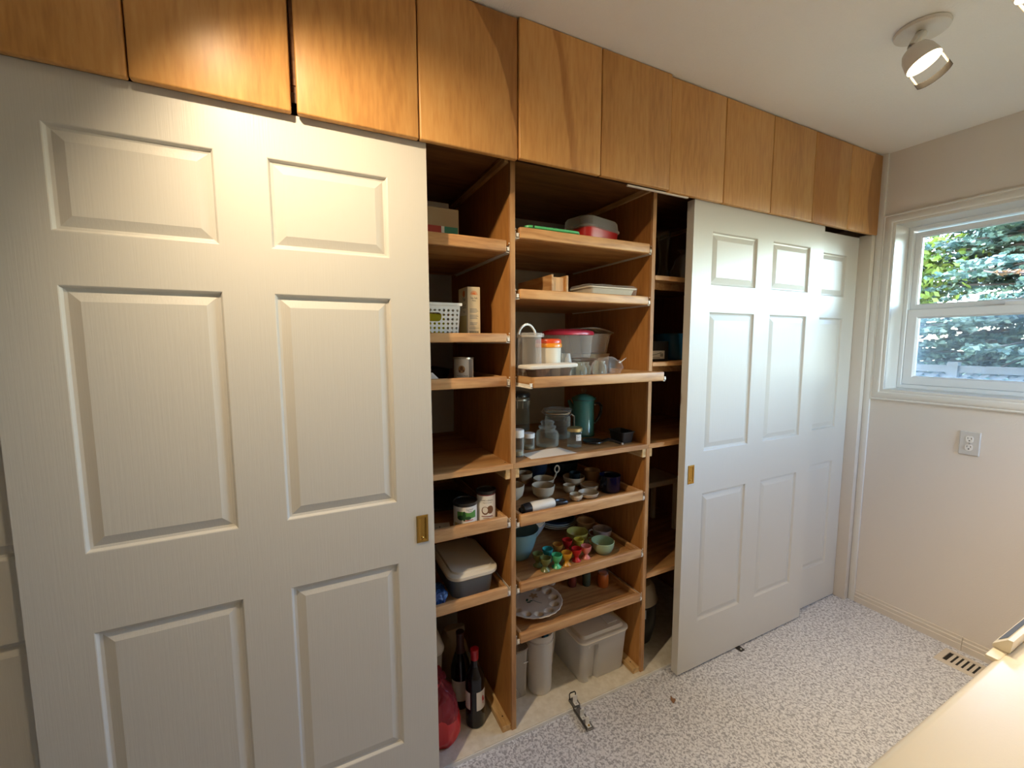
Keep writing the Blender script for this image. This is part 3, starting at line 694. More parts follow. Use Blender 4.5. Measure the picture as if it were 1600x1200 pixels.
tag(obj('paper_scrap', b, 'paper', None, loc=(.205, .062, zt + .004), smooth=0), 'crumpled white paper scrap at the tray edge by the mushroom can', 'paper')

# ---- bay of cans: two labelled cans
zt = .8327
t = can('short can with green leafy label and lid coloured as if in shadow', .3265, .072, zt, .0435, .089, 'dark_lid', 'white_print')
r = .0425
obj('green_print', strip(-.030, .042, .036, .062).bend(r), 'leaf_print', t, smooth=0)
obj('leaf_print', BM().disc2(-.016, .040, .013, .009).disc2(-.004, .046, .006, .018).disc2(.010, .038, .012, .006).bend(r + .0003), 'dark_leaf_print', t, smooth=0)
obj('name_panel', BM().disc2(.016, .067, .020, .010).bend(r + .0004), 'white_print', t, smooth=0)
obj('lettering', BM().text2('Coconut', .0075, .017, .069, .026).text2('Tree', .0075, .017, .062).bend(r + .0007), 'black_print', t, smooth=0)
obj('small_print', strip(-.006, .030, .0285, .031).bend(r + .0003), 'red_print', t, smooth=0)
obj('gold_band', strip(-.045, .050, .004, .020).bend(r), 'carton_gold', t, smooth=0)
t = can('tall can with a coconut picture and red top band, lid coloured as if in shadow', .4075, .070, zt, .0355, .118, 'dark_lid', 'white_print')
r = .0345
obj('red_band', strip(-.050, .050, .1035, .1095, 16).bend(r), 'maroon_print', t, smooth=0)
obj('lettering', BM().text2("earth's choice", .0085, .002, .087, .046).text2('organic coconut', .0052, .004, .0785, .034).bend(r + .0002), 'black_print', t, smooth=0)
obj('coconut_print', BM().disc2(.015, .052, .0125, .015, 20).disc2(-.004, .049, .0135, .015, 20).bend(r + .0001), 'brown_print', t, smooth=0)
obj('coconut_print', BM().disc2(-.004, .051, .010, .0115, 20).bend(r + .0004), 'white_print', t, smooth=0)
obj('red_print', strip(-.018, .025, .0262, .0292).bend(r + .0002), 'maroon_print', t, smooth=0)
obj('small_print', strip(-.012, .012, .0195, .0213).bend(r + .0002), 'maroon_print', t, smooth=0)
t = thing('paper_sheet', 'pale paper with small dark print lying left of the leafy can', 'paper', (.225, .095, zt))
obj('sheet', BM().box(-.075, .048, -.030, .030, 0, .0006), 'paper', t, smooth=0, rot=(0, 0, -.25))
obj('print_marks', BM().rect2(-.030, -.026, -.006, .006).rect2(-.022, -.012, -.001, .001).rect2(-.008, -.004, -.006, .004).rect2(.000, .010, -.006, -.004).rect2(.014, .018, -.005, .006).place(Matrix.Translation((-.005, -.004, .0009)) @ Matrix.Rotation(-.25, 4, 'Z')), 'black_print', t, smooth=0)
pot('serving_plate', 'dark plate lying behind the two labelled cans', 'plate', .31, .30, zt, vessel([(.06, 0), (.07, .003), (.115, .016)], .004), 'dark_lid')

# ---- bay of cans: lidded food box and blue packet
zt = .5712
t = thing('food_box', 'large smoky food box with beige lid under the tray of cans', 'container', (.346, .165, zt))
obj('box_body', BM().loft([(.150, .235, .03, 0), (.155, .24, .035, .006), (.172, .258, .04, .076), (.180, .268, .04, .080)], n=7), 'blue_frost', t)
obj('lid', BM().loft([(.186, .280, .045, .076), (.192, .288, .045, .080), (.192, .288, .045, .090), (.182, .278, .045, .094), (.160, .256, .04, .0945), (.152, .248, .035, .1000), (.140, .236, .03, .1005)], n=8), 'cream_plastic', t)
b = BM().loft([(.07, .09, .02, 0), (.085, .10, .03, .018), (.06, .08, .02, .034), (.02, .03, .008, .040)]); bmesh.ops.subdivide_edges(b.b, edges=b.b.edges[:], cuts=2, use_grid_fill=True); b.crumple(.007, 40, 4); b.crumple(.004, 110, 6)
tag(obj('packet', b, 'blue_foil', None, smooth=0, loc=(.208, .078, zt + .010)), 'crinkled blue packet beside the large lidded food box', 'packet')

# ---- bay of cans: floor
zt = .0154
def wine(label, x, y, turn, cap, label_mat_print=True, k=1.0):
    t = thing('wine_bottle', label, 'bottle', (x, y, zt), face_cam(x, y) + turn)
    prof = [(0, .008), (.020, .004), (.032, 0), (.0365, .004), (.037, .012), (.037, .185), (.035, .198), (.027, .216), (.018, .231), (.0148, .245), (.0140, .290)]
    if k != 1: prof = [(r_, z_) for r_, z_ in [(0, .008), (.020, .004), (.032, 0), (.0385, .004), (.0395, .012), (.0395, .150), (.037, .172), (.028, .205), (.019, .232), (.0150, .252), (.0140, .290)]]
    lathe_obj('glass', prof + [(0, .290)], 'wine_glass', t)
    lathe_obj('capsule', [(.0150, .262 if cap == 'foil_red' else .228), (.0155, .292), (.0165, .294), (.0165, .302), (.014, .304), (0, .304)], cap, t) if cap == 'foil_red' else \
        lathe_obj('capsule', [(.0205, .2285), (.0168, .245), (.0152, .258), (.0150, .302), (.0165, .304), (.0165, .311), (0, .312)], cap, t)
    return t
t = wine('dark wine bottle with red cap and a white label bearing a red emblem, in front', .366, .100, .28, 'foil_red')
obj('paper_label', strip(-.005, .042, .075, .150, 14).bend(.0374), 'wine_label', t, smooth=0)
obj('paper_label', strip(-.062, -.030, .078, .148, 10).bend(.0374), 'wine_label', t, smooth=0)
obj('emblem', BM().disc2(.023, .117, .0045, .012, 14).rect2(.0215, .0245, .095, .108).disc2(.027, .112, .003, .008, 10, .3).bend(.0378), 'foil_red', t, smooth=0)
t = wine('dark sloped-shoulder wine bottle with pale label, standing behind the red-capped one', .345, .206, 0, 'foil_dark', k=.9)
obj('paper_label', strip(-.045, .045, .040, .125, 16).bend(.0399), 'wine_label', t, smooth=0)
t = thing('plastic_bag', 'clear plastic bag of red contents by the wine bottles', 'bag', (.205, .100, zt))
b = BM().loft([(.14, .12, .05, 0), (.175, .15, .06, .03), (.185, .16, .07, .08), (.15, .14, .06, .13), (.09, .09, .04, .165)], n=6)
bmesh.ops.subdivide_edges(b.b, edges=b.b.edges[:], cuts=2, use_grid_fill=True); b.crumple(.010, 22, 2); b.crumple(.004, 60, 5)
obj('bag_contents', b, 'red_plastic', t, smooth=50)
b = BM().loft([(.17, .145, .06, .10), (.165, .15, .06, .14), (.13, .12, .05, .185), (.07, .06, .025, .215), (.05, .04, .015, .235), (.09, .06, .02, .255)], n=6, cap0=False)
bmesh.ops.subdivide_edges(b.b, edges=b.b.edges[:], cuts=2, use_grid_fill=True); b.crumple(.013, 25, 7); b.crumple(.004, 70, 1)
obj('clear_film', b, 'red_film', t, smooth=0)
obj('twist_tie', BM().lathe([(.024, .215), (.028, .222), (.026, .232)], 14), 'red_plastic', t)
t = thing('storage_bin', 'grey-white lidded bin with dark opening, behind the bag of red contents', 'bin', (.195, .315, zt))
obj('bin_body', BM().loft([(.15, .19, .03, 0), (.17, .21, .035, .24)], n=6), 'bin_plastic', t)
obj('bin_lid', BM().loft([(.180, .225, .04, .238), (.184, .23, .04, .25), (.17, .21, .04, .275), (.12, .15, .03, .315)], n=6), 'white_plastic', t)
obj('bin_opening', BM().box(-.05, .05, -.118, -.112, .15, .19, .004), 'dark_gap', t, smooth=0)
b = BM().loft([(.09, .12, .03, 0), (.12, .15, .04, .07), (.11, .13, .04, .15), (.07, .09, .02, .20), (.09, .03, .01, .225)], n=6)
bmesh.ops.subdivide_edges(b.b, edges=b.b.edges[:], cuts=1, use_grid_fill=True); b.crumple(.014, 20, 11)
tag(obj('cloth_bag', b, 'tan_cloth', None, loc=(.365, .36, zt)), 'rumpled tan cloth bag on the floor behind the wine bottles', 'bag')

# ---- bay of cups: top tray
zt = 1.8520
t = thing('food_box', 'red box with translucent white domed lid on the top tray', 'container', (.9256, .1525, zt), R(15))
obj('box_body', BM().loft([(.200, .125, .03, 0), (.218, .142, .035, .0845)], n=6), 'red_plastic', t)
obj('lid', BM().loft([(.224, .146, .038, .081), (.231, .152, .04, .0845), (.231, .152, .04, .090), (.224, .146, .04, .094), (.218, .140, .04, .120), (.208, .130, .04, .128), (.18, .11, .03, .131)], n=7), 'frosted_plastic', t)
t = thing('lid', 'flat green plastic lid at the front of the top tray', 'lid', (.668, .125, zt))
obj('lid_body', BM().loft([(.22, .19, .02, 0), (.225, .195, .022, .034), (.236, .205, .024, .036), (.236, .205, .024, .043), (.225, .195, .02, .045)], n=5), 'green_plastic', t)
obj('lid_notch', BM().box(-.092, -.086, -.1032, -.1015, .036, .044), 'dark_gap', t, smooth=0)
# ---- bay of cups: second tray
zt = 1.6475
t = thing('wooden_box', 'long narrow open wooden box on the second tray', 'box', (.708, .185, zt))
for s in (-1, 1):
    obj('side_board', BM().box(s * .0330 - .0045, s * .0330 + .0045, -.135, .135, 0, .089, .001), 'side_wood', t, smooth=0)
for y in (-.120, .120): obj('end_board', BM().box(-.0283, .0283, y - .005, y + .005, 0.0, .082, .001), 'honey_maple', t, smooth=0)
obj('box_floor', BM().box(-.0283, .0283, -.1148, .1148, 0, .006), 'side_wood', t, smooth=0)
t = thing('wrapped_tray', 'pale foam tray wrapped in clear plastic on the second tray', 'tray', (.950, .100, zt + .002))
obj('foam_tray', BM().loft([(.195, .10, .012, .002), (.225, .130, .016, .046), (.243, .145, .016, .048), (.243, .145, .016, .052), (.21, .115, .012, .050), (.19, .095, .01, .020)], n=4), 'cream_plastic', t)
b = BM().loft([(.215, .125, .015, .001), (.240, .150, .02, .03), (.250, .152, .02, .052), (.235, .13, .02, .062), (.12, .07, .02, .064)], n=4)
bmesh.ops.subdivide_edges(b.b, edges=b.b.edges[:], cuts=3, use_grid_fill=True); b.crumple(.004, 45, 3); b.crumple(.002, 110, 8)
obj('plastic_wrap', b, 'film', t, smooth=0)
b = BM(); b.poly([(-.035, -.075, .050), (-.020, -.078, .050), (-.027, -.074, .068)]); b.poly([(.100, -.06, .03), (.125, -.05, .02), (.122, -.055, .045), (.110, -.06, .05)])
obj('wrap_fold', b, 'film', t, smooth=0)

# ---- bay of cups: drawn-out tray
zt = 1.3437
t = thing('canister', 'tall clear canister with loop handle at the end of the drawn-out tray', 'container', (.5745, .045, zt))
lathe_obj('canister_body', vessel([(.043, 0), (.0455, .003), (.043, .165)], .002), 'clear_plastic', t)
lathe_obj('lid', [(0, .168), (.040, .168), (.046, .166), (.0475, .160), (.0475, .171), (.045, .175), (.030, .176), (0, .176)], 'frosted_plastic', t)
b = BM().tube([(-.058 + .088 * i / 14, -.002, .170 + .036 * sin(pi * i / 14) ** .6) for i in range(15)], .0042, 8).place(Matrix.Rotation(.30, 4, 'Z'))
obj('handle', b, 'white_plastic', t)
obj('spout_tab', BM().box(.036, .056, -.012, .004, .160, .174, .003), 'frosted_plastic', t, smooth=0)
t = thing('food_tub', 'round cream tub with orange and red lid', 'container', (.666, .062, zt))
lathe_obj('tub_body', vessel([(.042, 0), (.045, .004), (.047, .12), (.0485, .128)], .002), 'cream_plastic', t)
lathe_obj('lid', [(.0470, .121), (.0505, .123), (.0510, .133), (.0485, .137), (.0475, .138)], 'orange_plastic', t)
lathe_obj('lid_top', [(.0486, .1375), (.0490, .146), (.046, .152), (.036, .155), (0, .155)], 'vermilion', t)
t = thing('plastic_cup', 'small clear ribbed cup right of the orange-lidded tub', 'cup', (.742, .060, zt))
lathe_obj('cup_body', vessel([(.020, 0), (.024, .004), (.025, .06), (.020, .085), (.018, .098)], .0015), 'frosted_plastic', t)
t = thing('lidded_box', 'low brownish clear box under the pink-lidded oval one', 'container', (.825, .155, zt))
obj('box_body', BM().loft([(.19, .10, .02, 0), (.205, .112, .022, .068)], n=5), 'brown_clear', t)
obj('lid', BM().loft([(.213, .118, .024, .066), (.213, .118, .024, .074), (.19, .10, .02, .0755)], n=5), 'brown_clear', t)
t = thing('food_box', 'oval clear food box with deep pink lid on the drawn-out tray', 'container', (.818, .155, zt + .0762))
lathe_obj('box_body', vessel([(.100, 0), (.106, .004), (.114, .095), (.117, .098)], .002), 'clear_plastic', t, sy=.56)
lathe_obj('lid', [(.1175, .094), (.121, .096), (.121, .104), (.116, .110), (.095, .116), (.05, .119), (0, .1195)], 'pink_red', t, sy=.56)
t = thing('low_box', 'low tan box that the open frosted tub stands on', 'container', (1.000, .256, zt))
obj('box_body', BM().loft([(.15, .10, .015, 0), (.158, .108, .016, .086)], n=4), 'tan_cloth', t)
obj('lid', BM().loft([(.162, .112, .016, .084), (.162, .112, .016, .0895)], n=4), 'tan_cloth', t)
t = thing('food_tub', 'frosted tub with its curved lid ajar, behind the pink-lidded box', 'container', (1.002, .256, zt + .0902))
obj('tub_body', BM().loft([(.128, .10, .02, 0), (.134, .104, .022, .004), (.164, .124, .026, .084), (.172, .130, .026, .087), (.168, .126, .026, .088), (.158, .118, .024, .083), (.126, .096, .02, .005)], n=5), 'frosted_plastic', t)
b = BM(); N = 10
for i in range(N + 1):
    u = i / N; x = -.092 + .18 * u; z = .1085 + .016 * sin(pi * u * .9) - .022 * u
    for y in (-.06, .06): b.b.verts.new((x, y, z))
b.b.verts.ensure_lookup_table()
for i in range(N): b.b.faces.new((b.b.verts[2 * i], b.b.verts[2 * i + 2], b.b.verts[2 * i + 3], b.b.verts[2 * i + 1]))
obj('lid', b, 'frosted_plastic', t, solid=.004)
t = thing('shallow_dish', 'shallow clear dish with white lid at the front of the drawn-out tray', 'container', (.606, -.038, zt))
obj('dish_body', BM().loft([(.13, .050, .012, 0), (.165, .072, .016, .050)], n=4, cap1=False), 'brown_clear', t)
obj('lid', BM().loft([(.200, .084, .014, .052), (.206, .088, .015, .055), (.206, .088, .015, .062), (.196, .08, .013, .065)], n=4).place(Matrix.Rotation(R(-1.5), 4, 'Y')), 'white_print', t)
def gl_jar(label, x, y, r, h):
    t = thing('glass_jar', label, 'jar', (x, y, zt))
    obj('jar_body', BM().loft([(2 * r, 2 * r, .006, 0), (2 * r, 2 * r, .006, h * .72), (1.6 * r, 1.6 * r, .01, h * .84), (1.7 * r, 1.7 * r, .01, h), (1.5 * r, 1.5 * r, .01, h), (1.4 * r, 1.4 * r, .01, h * .84), (1.8 * r, 1.8 * r, .006, h * .7), (1.8 * r, 1.8 * r, .006, .004)], n=3), 'jar_glass', t)
gl_jar('small empty square glass jar beside the white-lidded dish', .742, -.030, .022, .068)
gl_jar('small empty square glass jar in front of the oval box, middle one', .795, .015, .022, .066)
gl_jar('small empty square glass jar nearest the bundle of plastic bags', .852, -.012, .021, .070)
t = thing('clear_lid', 'clear plastic lids lying at the front lip of the drawn-out tray', 'lid', (.775, -.058, zt))
lathe_obj('lid_disc', [(0, .004), (.018, .004), (.020, .010), (.023, .010), (.024, .001)], 'clear_plastic', t)
lathe_obj('lid_disc', [(0, .004), (.018, .004), (.020, .012), (.023, .012), (.024, .001)], 'clear_plastic', t, c=(.062, .004, 0))
t = thing('plastic_bags', 'bundle of crumpled clear plastic bags on the drawn-out tray', 'bag', (.930, .045, zt + .009))
b = BM().loft([(.11, .06, .015, .001), (.13, .07, .02, .03), (.12, .06, .02, .055), (.06, .03, .01, .068)], n=4)
bmesh.ops.subdivide_edges(b.b, edges=b.b.edges[:], cuts=3, use_grid_fill=True); b.crumple(.012, 30, 13); b.crumple(.005, 90, 2)
obj('bag_film', b, 'film', t, smooth=0)
obj('bag_corner', BM().poly([(.045, -.02, .05), (.085, -.02, .068), (.062, -.025, .058), (.055, -.02, .048)]), 'white_print', t, smooth=0, solid=.001)
t = thing('wooden_stick', 'short pale wooden stick lying at the drawn-out tray lip', 'stick', (.950, -.050, zt))
obj('stick', BM().box(-.048, .048, -.006, .006, .0005, .013, .003), 'cleat_wood', t, rot=(0, 0, .08))

# ------------------------------------------------------------------ bay of cups: fixed shelf
zt = 1.0537
t = thing('canister', 'tall glass canister with dark clamp lid at the back of the fixed shelf', 'container', (.775, .52, zt))
lathe_obj('glass_body', vessel([(.050, 0), (.054, .004), (.054, .160)], .003), 'jar_glass', t)
lathe_obj('lid', [(.055, .166), (.057, .168), (.057, .176), (.052, .186), (.03, .190), (0, .190)], 'black_plastic', t)
lathe_obj('clamp_ring', [(.0545, .150), (.0560, .150), (.0560, .157), (.0545, .157), (.0545, .150)], 'tin', t)
b = BM(); a = face_cam(.775, .52) + .1
b.tube([(.056 * cos(a - .2), .056 * sin(a - .2), .172), (.068 * cos(a - .2), .068 * sin(a - .2), .150), (.066 * cos(a - .2), .066 * sin(a - .2), .115)], .002, 6)
b.tube([(.056 * cos(a + .2), .056 * sin(a + .2), .172), (.068 * cos(a + .2), .068 * sin(a + .2), .150), (.066 * cos(a + .2), .066 * sin(a + .2), .115)], .002, 6)
obj('clamp_wire', b, 'tin', t)
t = thing('clip_jar', 'wide clip-top glass jar with wire bail, in front of the canister', 'jar', (.852, .285, zt))
lathe_obj('glass_body', vessel([(.052, 0), (.058, .005), (.058, .09), (.054, .105), (.052, .112)], .004), 'jar_glass', t)
lathe_obj('seal', [(.052, .112), (.056, .113), (.056, .117), (.052, .118)], 'tan_glaze', t)
lathe_obj('lid', [(.052, .118), (.060, .119), (.061, .128), (.056, .134), (.040, .137), (.036, .133), (0, .133)], 'jar_glass', t)
b = BM(); b.tube([(.060 * cos(2 * pi * i / 20), .060 * sin(2 * pi * i / 20), .106) for i in range(20)], .0018, 6, True)
b.tube([(.062 * cos(2 * pi * i / 20), .062 * sin(2 * pi * i / 20), .131) for i in range(20)], .0018, 6, True)
a = -.55
for q in (-.13, .13): b.tube([(.061 * cos(a + q), .061 * sin(a + q), .108), (.075 * cos(a + q), .075 * sin(a + q), .098), (.076 * cos(a + q), .076 * sin(a + q), .055)], .002, 6)
a += pi
for q in (-.13, .13): b.tube([(.060 * cos(a + q), .060 * sin(a + q), .106), (.074 * cos(a + q), .074 * sin(a + q), .118), (.061 * cos(a + q), .061 * sin(a + q), .132)], .002, 6)
obj('wire_bail', b, 'tin', t)
t = thing('stoppered_jar', 'squat glass jar with a glass stopper, on the paper sheet side of the clip-top jar', 'jar', (.727, .168, zt))
lathe_obj('glass_body', vessel([(.040, 0), (.047, .006), (.048, .050), (.043, .064), (.030, .070), (.034, .076)], .0035), 'jar_glass', t)
lathe_obj('stopper', [(0, .072), (.026, .074), (.036, .079), (.036, .084), (.024, .088), (.026, .096), (.030, .102), (.022, .108), (0, .109)], 'jar_glass', t)
def spice(label, x, y, r, h, lidm='white_plastic', g=None):
    t = thing('spice_jar', label, 'jar', (x, y, zt))
    lathe_obj('glass_body', vessel([(r - .002, 0), (r, .003), (r, h * .66), (r * .86, h * .74), (r * .86, h * .8)], .002), 'jar_glass', t, 24)
    lathe_obj('lid', [(r * .88, h * .72), (r + .001, h * .72), (r + .001, h - .002), (r - .001, h), (0, h)], lidm, t, 24)
    lathe_obj('contents', [(0, .004), (r - .0045, .004), (r - .0045, h * .2), (0, h * .22)], 'tan_cloth', t, 20)
spice('tall slim spice jar with white lid against the upright on the fixed shelf', .546, .084, .0225, .103)
spice('short spice jar with white lid beside the tall slim one', .636, .162, .0235, .066)
spice('spice jar with white lid half hidden by the upright, behind the tall slim one', .538, .215, .019, .090)
t = thing('label_jar', 'hexagonal glass jar with gold lid and white label, in front of the teal coffee pot', 'jar', (.825, .112, zt), face_cam(.825, .112))
obj('glass_body', BM().lathe(vessel([(.031, 0), (.034, .003), (.034, .058), (.028, .066), (.028, .070)], .002), 6, ), 'jar_glass', t, smooth=0)
lathe_obj('lid', [(.029, .066), (.0315, .066), (.0315, .078), (.029, .080), (0, .080)], 'gold_lid', t)
obj('paper_label', strip(.006, .030, .030, .056, 4).bend(.0335), 'wine_label', t, smooth=0)
obj('lettering', BM().rect2(.009, .024, .049, .0505).rect2(.012, .022, .044, .0452).bend(.0338), 'black_print', t, smooth=0)
t = thing('coffee_pot', 'teal enamel coffee pot with glass knob and black handle', 'pot', (.985, .272, zt))
lathe_obj('pot_body', vessel([(.050, 0), (.052, .003), (.052, .014), (.0495, .018), (.0485, .150), (.051, .160), (.0545, .168)], .002), 'teal_enamel', t, 44)
lathe_obj('lid', [(.056, .1685), (.057, .171), (.052, .178), (.036, .188), (.018, .193), (0, .194)], 'teal_enamel', t, 44)
lathe_obj('rim_gap_shade', [(.0548, .1672), (.0572, .1676), (.0572, .1700), (.0548, .1700), (.0548, .1672)], 'black_plastic', t, 44)  # shaded gap under the lid brim, put in as a black ring
lathe_obj('knob', [(.006, .194), (.007, .200), (.012, .206), (.013, .212), (.009, .218), (0, .219)], 'jar_glass', t, 20)
b = BM().tube([(.050, -.004, .142), (.066, -.005, .146), (.086, -.006, .144), (.097, -.007, .130), (.096, -.007, .108), (.086, -.006, .080), (.072, -.005, .062), (.060, -.005, .055)], [.005, .006, .0068, .007, .007, .0068, .006, .005], 10)
obj('handle', b, 'black_plastic', t)
obj('handle_bracket', BM().box(.047, .062, -.010, .002, .136, .146, .002).box(.047, .064, -.010, .002, .050, .058, .002).box(.052, .066, -.008, .004, .162, .174, .002), 'tin', t, smooth=0)
b = BM().tube([(-.020, .042, .10), (-.028, .058, .130), (-.034, .070, .158)], [.016, .011, .008], 10)
obj('spout', b, 'teal_enamel', t)
t = thing('loaf_pan', 'small black loaf pan at the end of the fixed shelf', 'pan', (1.062, .098, zt))
obj('pan_body', BM().loft([(.056, .078, .008, 0), (.066, .094, .010, .044), (.074, .102, .012, .0455), (.074, .102, .012, .048), (.062, .090, .010, .047), (.052, .074, .008, .003)], n=4), 'black_iron', t)
t = thing('spatula', 'black round-headed turner with a metal-tipped handle lying on the fixed shelf', 'utensil', (.935, .130, zt), -.9)
lathe_obj('head', [(0, .002), (.038, .002), (.045, .006), (.044, .010), (.036, .007), (0, .006)], 'black_plastic', t)
obj('handle', BM().tube([(.038, 0, .010), (.065, 0, .020), (.085, 0, .016), (.118, 0, .008)], [.006, .0075, .006, .005], 8), 'black_plastic', t)
lathe_obj('tip', [(0, 0), (.005, 0), (.005, .007), (0, .008)], 'steel', t, 12, c=(.123, 0, .004))
t = thing('paper_sheet', 'blank sheet of paper lying at the front edge of the fixed shelf', 'paper', (.655, .070, zt))
obj('sheet', BM().prism([(-.087, .028), (-.086, -.049), (.117, -.052), (.101, .055), (.02, .05)], 'Z', .0002, .0010), 'paper', t, smooth=0)

# ------------------------------------------------------------------ bay of cups: tray of cream cups
zt = .8244
def bowl(name, label, cat, x, y, r, h, m, foot=.5, t_=.003, group=None, round_=1.0, z=None):
    p = [(r * foot, 0), (r * (foot + .04), .003), (r * (foot + (.86 - foot) * round_), h * .30), (r * .955, h * .62), (r, h)]
    return pot(name, label, cat, x, y, zt if z is None else z, vessel(p, t_), m)
bowl('cup', 'round cream cup in front of the ring-handled one', 'cup', .727, .200, .0495, .052, 'cream_glaze')
t = bowl('measuring_cup', 'cream measuring cup with an upright ring handle', 'cup', .800, .318, .049, .036, 'cream_glaze')
b = BM().tube([(.046, -.012, .030), (.054, -.014, .044), (.060, -.014, .062)], .0045, 8)
b.tube([(.062 + .012 * sin(2 * pi * i / 14), -.014, .075 + .016 * -cos(2 * pi * i / 14)) for i in range(14)], .0038, 8, True)
obj('ring_handle', b, 'cream_glaze', t)
bowl('cup', 'cream cup half hidden by the upright at the tray end', 'cup', .598, .235, .050, .062, 'cream_glaze')
bowl('cup', 'flared cream cup standing behind the half-hidden one', 'cup', .738, .395, .040, .050, 'tan_glaze', foot=.55, round_=.8)
bowl('ramekin', 'tiny cream egg-shaped cup right of the round cream cup', 'cup', .854, .192, .0265, .035, 'cream_glaze', t_=.002)
t = bowl('ramekin', 'smallest ribbed cream pot at the front lip, right of the hand blender', 'cup', .829, .102, .0275, .027, 'cream_glaze', t_=.002)
lathe_obj('rim_ring', [(.0255, .017), (.0285, .018), (.0285, .0205), (.0255, .0215)], 'cream_glaze', t)
t = bowl('saucer_dish', 'shallow cream dish at the front lip, right of the smallest pot', 'dish', .900, .112, .044, .021, 'cream_glaze', foot=.55)
t = bowl('saucer_dish', 'shallow cream dish behind the front one, in front of the tan cup', 'dish', .958, .182, .041, .020, 'tan_glaze', foot=.55)
lathe_obj('rim_ring', [(.036, .0215), (.042, .023), (.0425, .026), (.037, .026)], 'cream_glaze', t)
t = pot('mug', 'dark blue enamel mug at the right of the cream cups', 'mug', 1.030, .130, zt, vessel([(.040, 0), (.043, .003), (.045, .012), (.045, .068), (.047, .0745)], .002), 'blue_enamel')
obj('handle', BM().tube([(.0435, .0, .060), (.058, .002, .062), (.064, .003, .050), (.062, .003, .034), (.052, .001, .022), (.0435, 0, .018)], .0042, 8).place(Matrix.Rotation(1.15, 4, 'Z')), 'blue_enamel', t)
bowl('bowl', 'cream bowl with something dark in it, behind the tiny cup', 'bowl', .928, .262, .050, .044, 'cream_glaze', foot=.4, round_=.75)
pot('coffee_scoop', 'dark scoop resting in the cream bowl', 'scoop', .934, .262, zt + .010, vessel([(.018, 0), (.022, .004), (.026, .050)], .002), 'dark_teal')
bowl('cup', 'tall tan cup between the tray back and the blue mug', 'cup', 1.038, .272, .038, .056, 'tan_glaze', foot=.7, round_=.9)
bowl('mixing_bowl', 'dark teal bowl at the back of the cream cups', 'bowl', .975, .420, .072, .075, 'dark_teal', foot=.5)
bowl('mixing_bowl', 'dark navy bowl at the back behind the ring-handled cup', 'bowl', .835, .455, .060, .080, 'navy_glaze', foot=.55)
t = thing('hand_blender', 'white cylindrical hand tool with black ends lying at the tray lip', 'appliance', (.640, .068, zt + .0235), .06)
q = Matrix.Rotation(R(90), 4, 'Y')
obj('grip', BM().lathe([(0, -.052), (.0225, -.052), (.0230, -.050), (.0200, .052), (.0175, .058), (0, .058)], 28).place(q), 'cream_plastic', t)
obj('end_cap', BM().lathe([(0, -.090), (.012, -.089), (.019, -.084), (.0215, -.070), (.0220, -.0525), (0, -.0525)], 24).place(q), 'black_plastic', t)
obj('end_button', BM().lathe([(0, -.098), (.009, -.097), (.011, -.089), (0, -.0885)], 18).place(q), 'dark_gap', t)
b = BM().tube([(.058, .0, -.002), (.075, .012, -.002), (.098, .015, -.003), (.116, .010, -.005), (.120, 0, -.006), (.116, -.010, -.006), (.098, -.015, -.004), (.075, -.012, -.003)], [.009, .008, .0075, .0075, .0075, .0075, .0075, .008], 8, True)
obj('guard_loop', b, 'black_plastic', t)

# ------------------------------------------------------------------ bay of cups: tray of egg cups
zt = .5698
pot('mixing_bowl', 'deep pale teal bowl at the end of the egg-cup tray', 'bowl', .622, .232, zt, vessel([(.048, 0), (.050, .004), (.070, .050), (.084, .100), (.088, .118), (.090, .122)], .004), 'teal_glass', n=44)
for i, (m, lb) in enumerate((('pale_blue', 'lowest pale blue bowl of the nested stack behind the deep teal bowl'), ('china', 'second cream-rimmed bowl from the bottom of the nested stack'), ('china', 'third cream-rimmed bowl up in the nested stack'), ('pale_blue', 'topmost pale bowl of the nested stack behind the deep teal bowl'))):
    pot('nested_bowl', lb, 'bowl', .750, .360, zt + .012 * i, vessel([(.030 - .0002 * i, 0), (.033, .003), (.056, .036), (.069, .062), (.072, .070)], .0032), m, n=40, group='nested bowls on the egg-cup tray')
for i, (m, r, lb) in enumerate((('china', .100, 'bottom cream plate of the plate stack behind the yellow cup'), ('china', .098, 'second cream plate up in the plate stack'), ('pale_blue', .096, 'pale blue plate third up in the plate stack'), ('navy_glaze', .090, 'dark blue plate on top of the plate stack'))):
    pot('dinner_plate', lb, 'plate', .935, .420, zt + .0085 * i, vessel([(.055, 0), (.060, .002), (.078, .006), (r, .022)], .0045), m, n=44, group='stacked plates on the egg-cup tray')
def teacup(label, x, y, r, h, m, ha=None, foot=.52):
    t = pot('teacup', label, 'cup', x, y, zt, vessel([(r * foot, 0), (r * (foot + .03), .004), (r * .78, h * .24), (r * .93, h * .55), (r, h)], .0028), m, n=40)
    if ha is not None:
        b = BM().tube([(r * .93, 0, h * .88), (r * 1.12, 0, h * .95), (r * 1.36, 0, h * .84), (r * 1.40, 0, h * .62), (r * 1.20, 0, h * .42), (r * .88, 0, h * .36)], r * .075, 8).place(Matrix.Rotation(ha, 4, 'Z'))
        obj('handle', b, m, t)
    return t
teacup('mint green teacup in front of the lilac one', .964, .090, .0505, .054, 'mint_glaze', 2.0)
teacup('yellow-green teacup behind the yellow egg cup', .924, .224, .0495, .049, 'yellow_glaze', .35)
teacup('lilac grey teacup behind the mint green one', 1.040, .190, .0445, .052, 'lilac_glaze', 2.75)
teacup('tan teacup at the back by the plate stack', 1.030, .306, .046, .049, 'tan_glaze', 1.6)
EGG = [(0, 0), (.0192, 0), (.0196, .002), (.0135, .008), (.0092, .013), (.0086, .018), (.0115, .023), (.0180, .032), (.0218, .044), (.0228, .053), (.0217, .0538), (.0206, .053), (.0196, .044), (.0155, .033), (.0080, .027), (0, .026)]
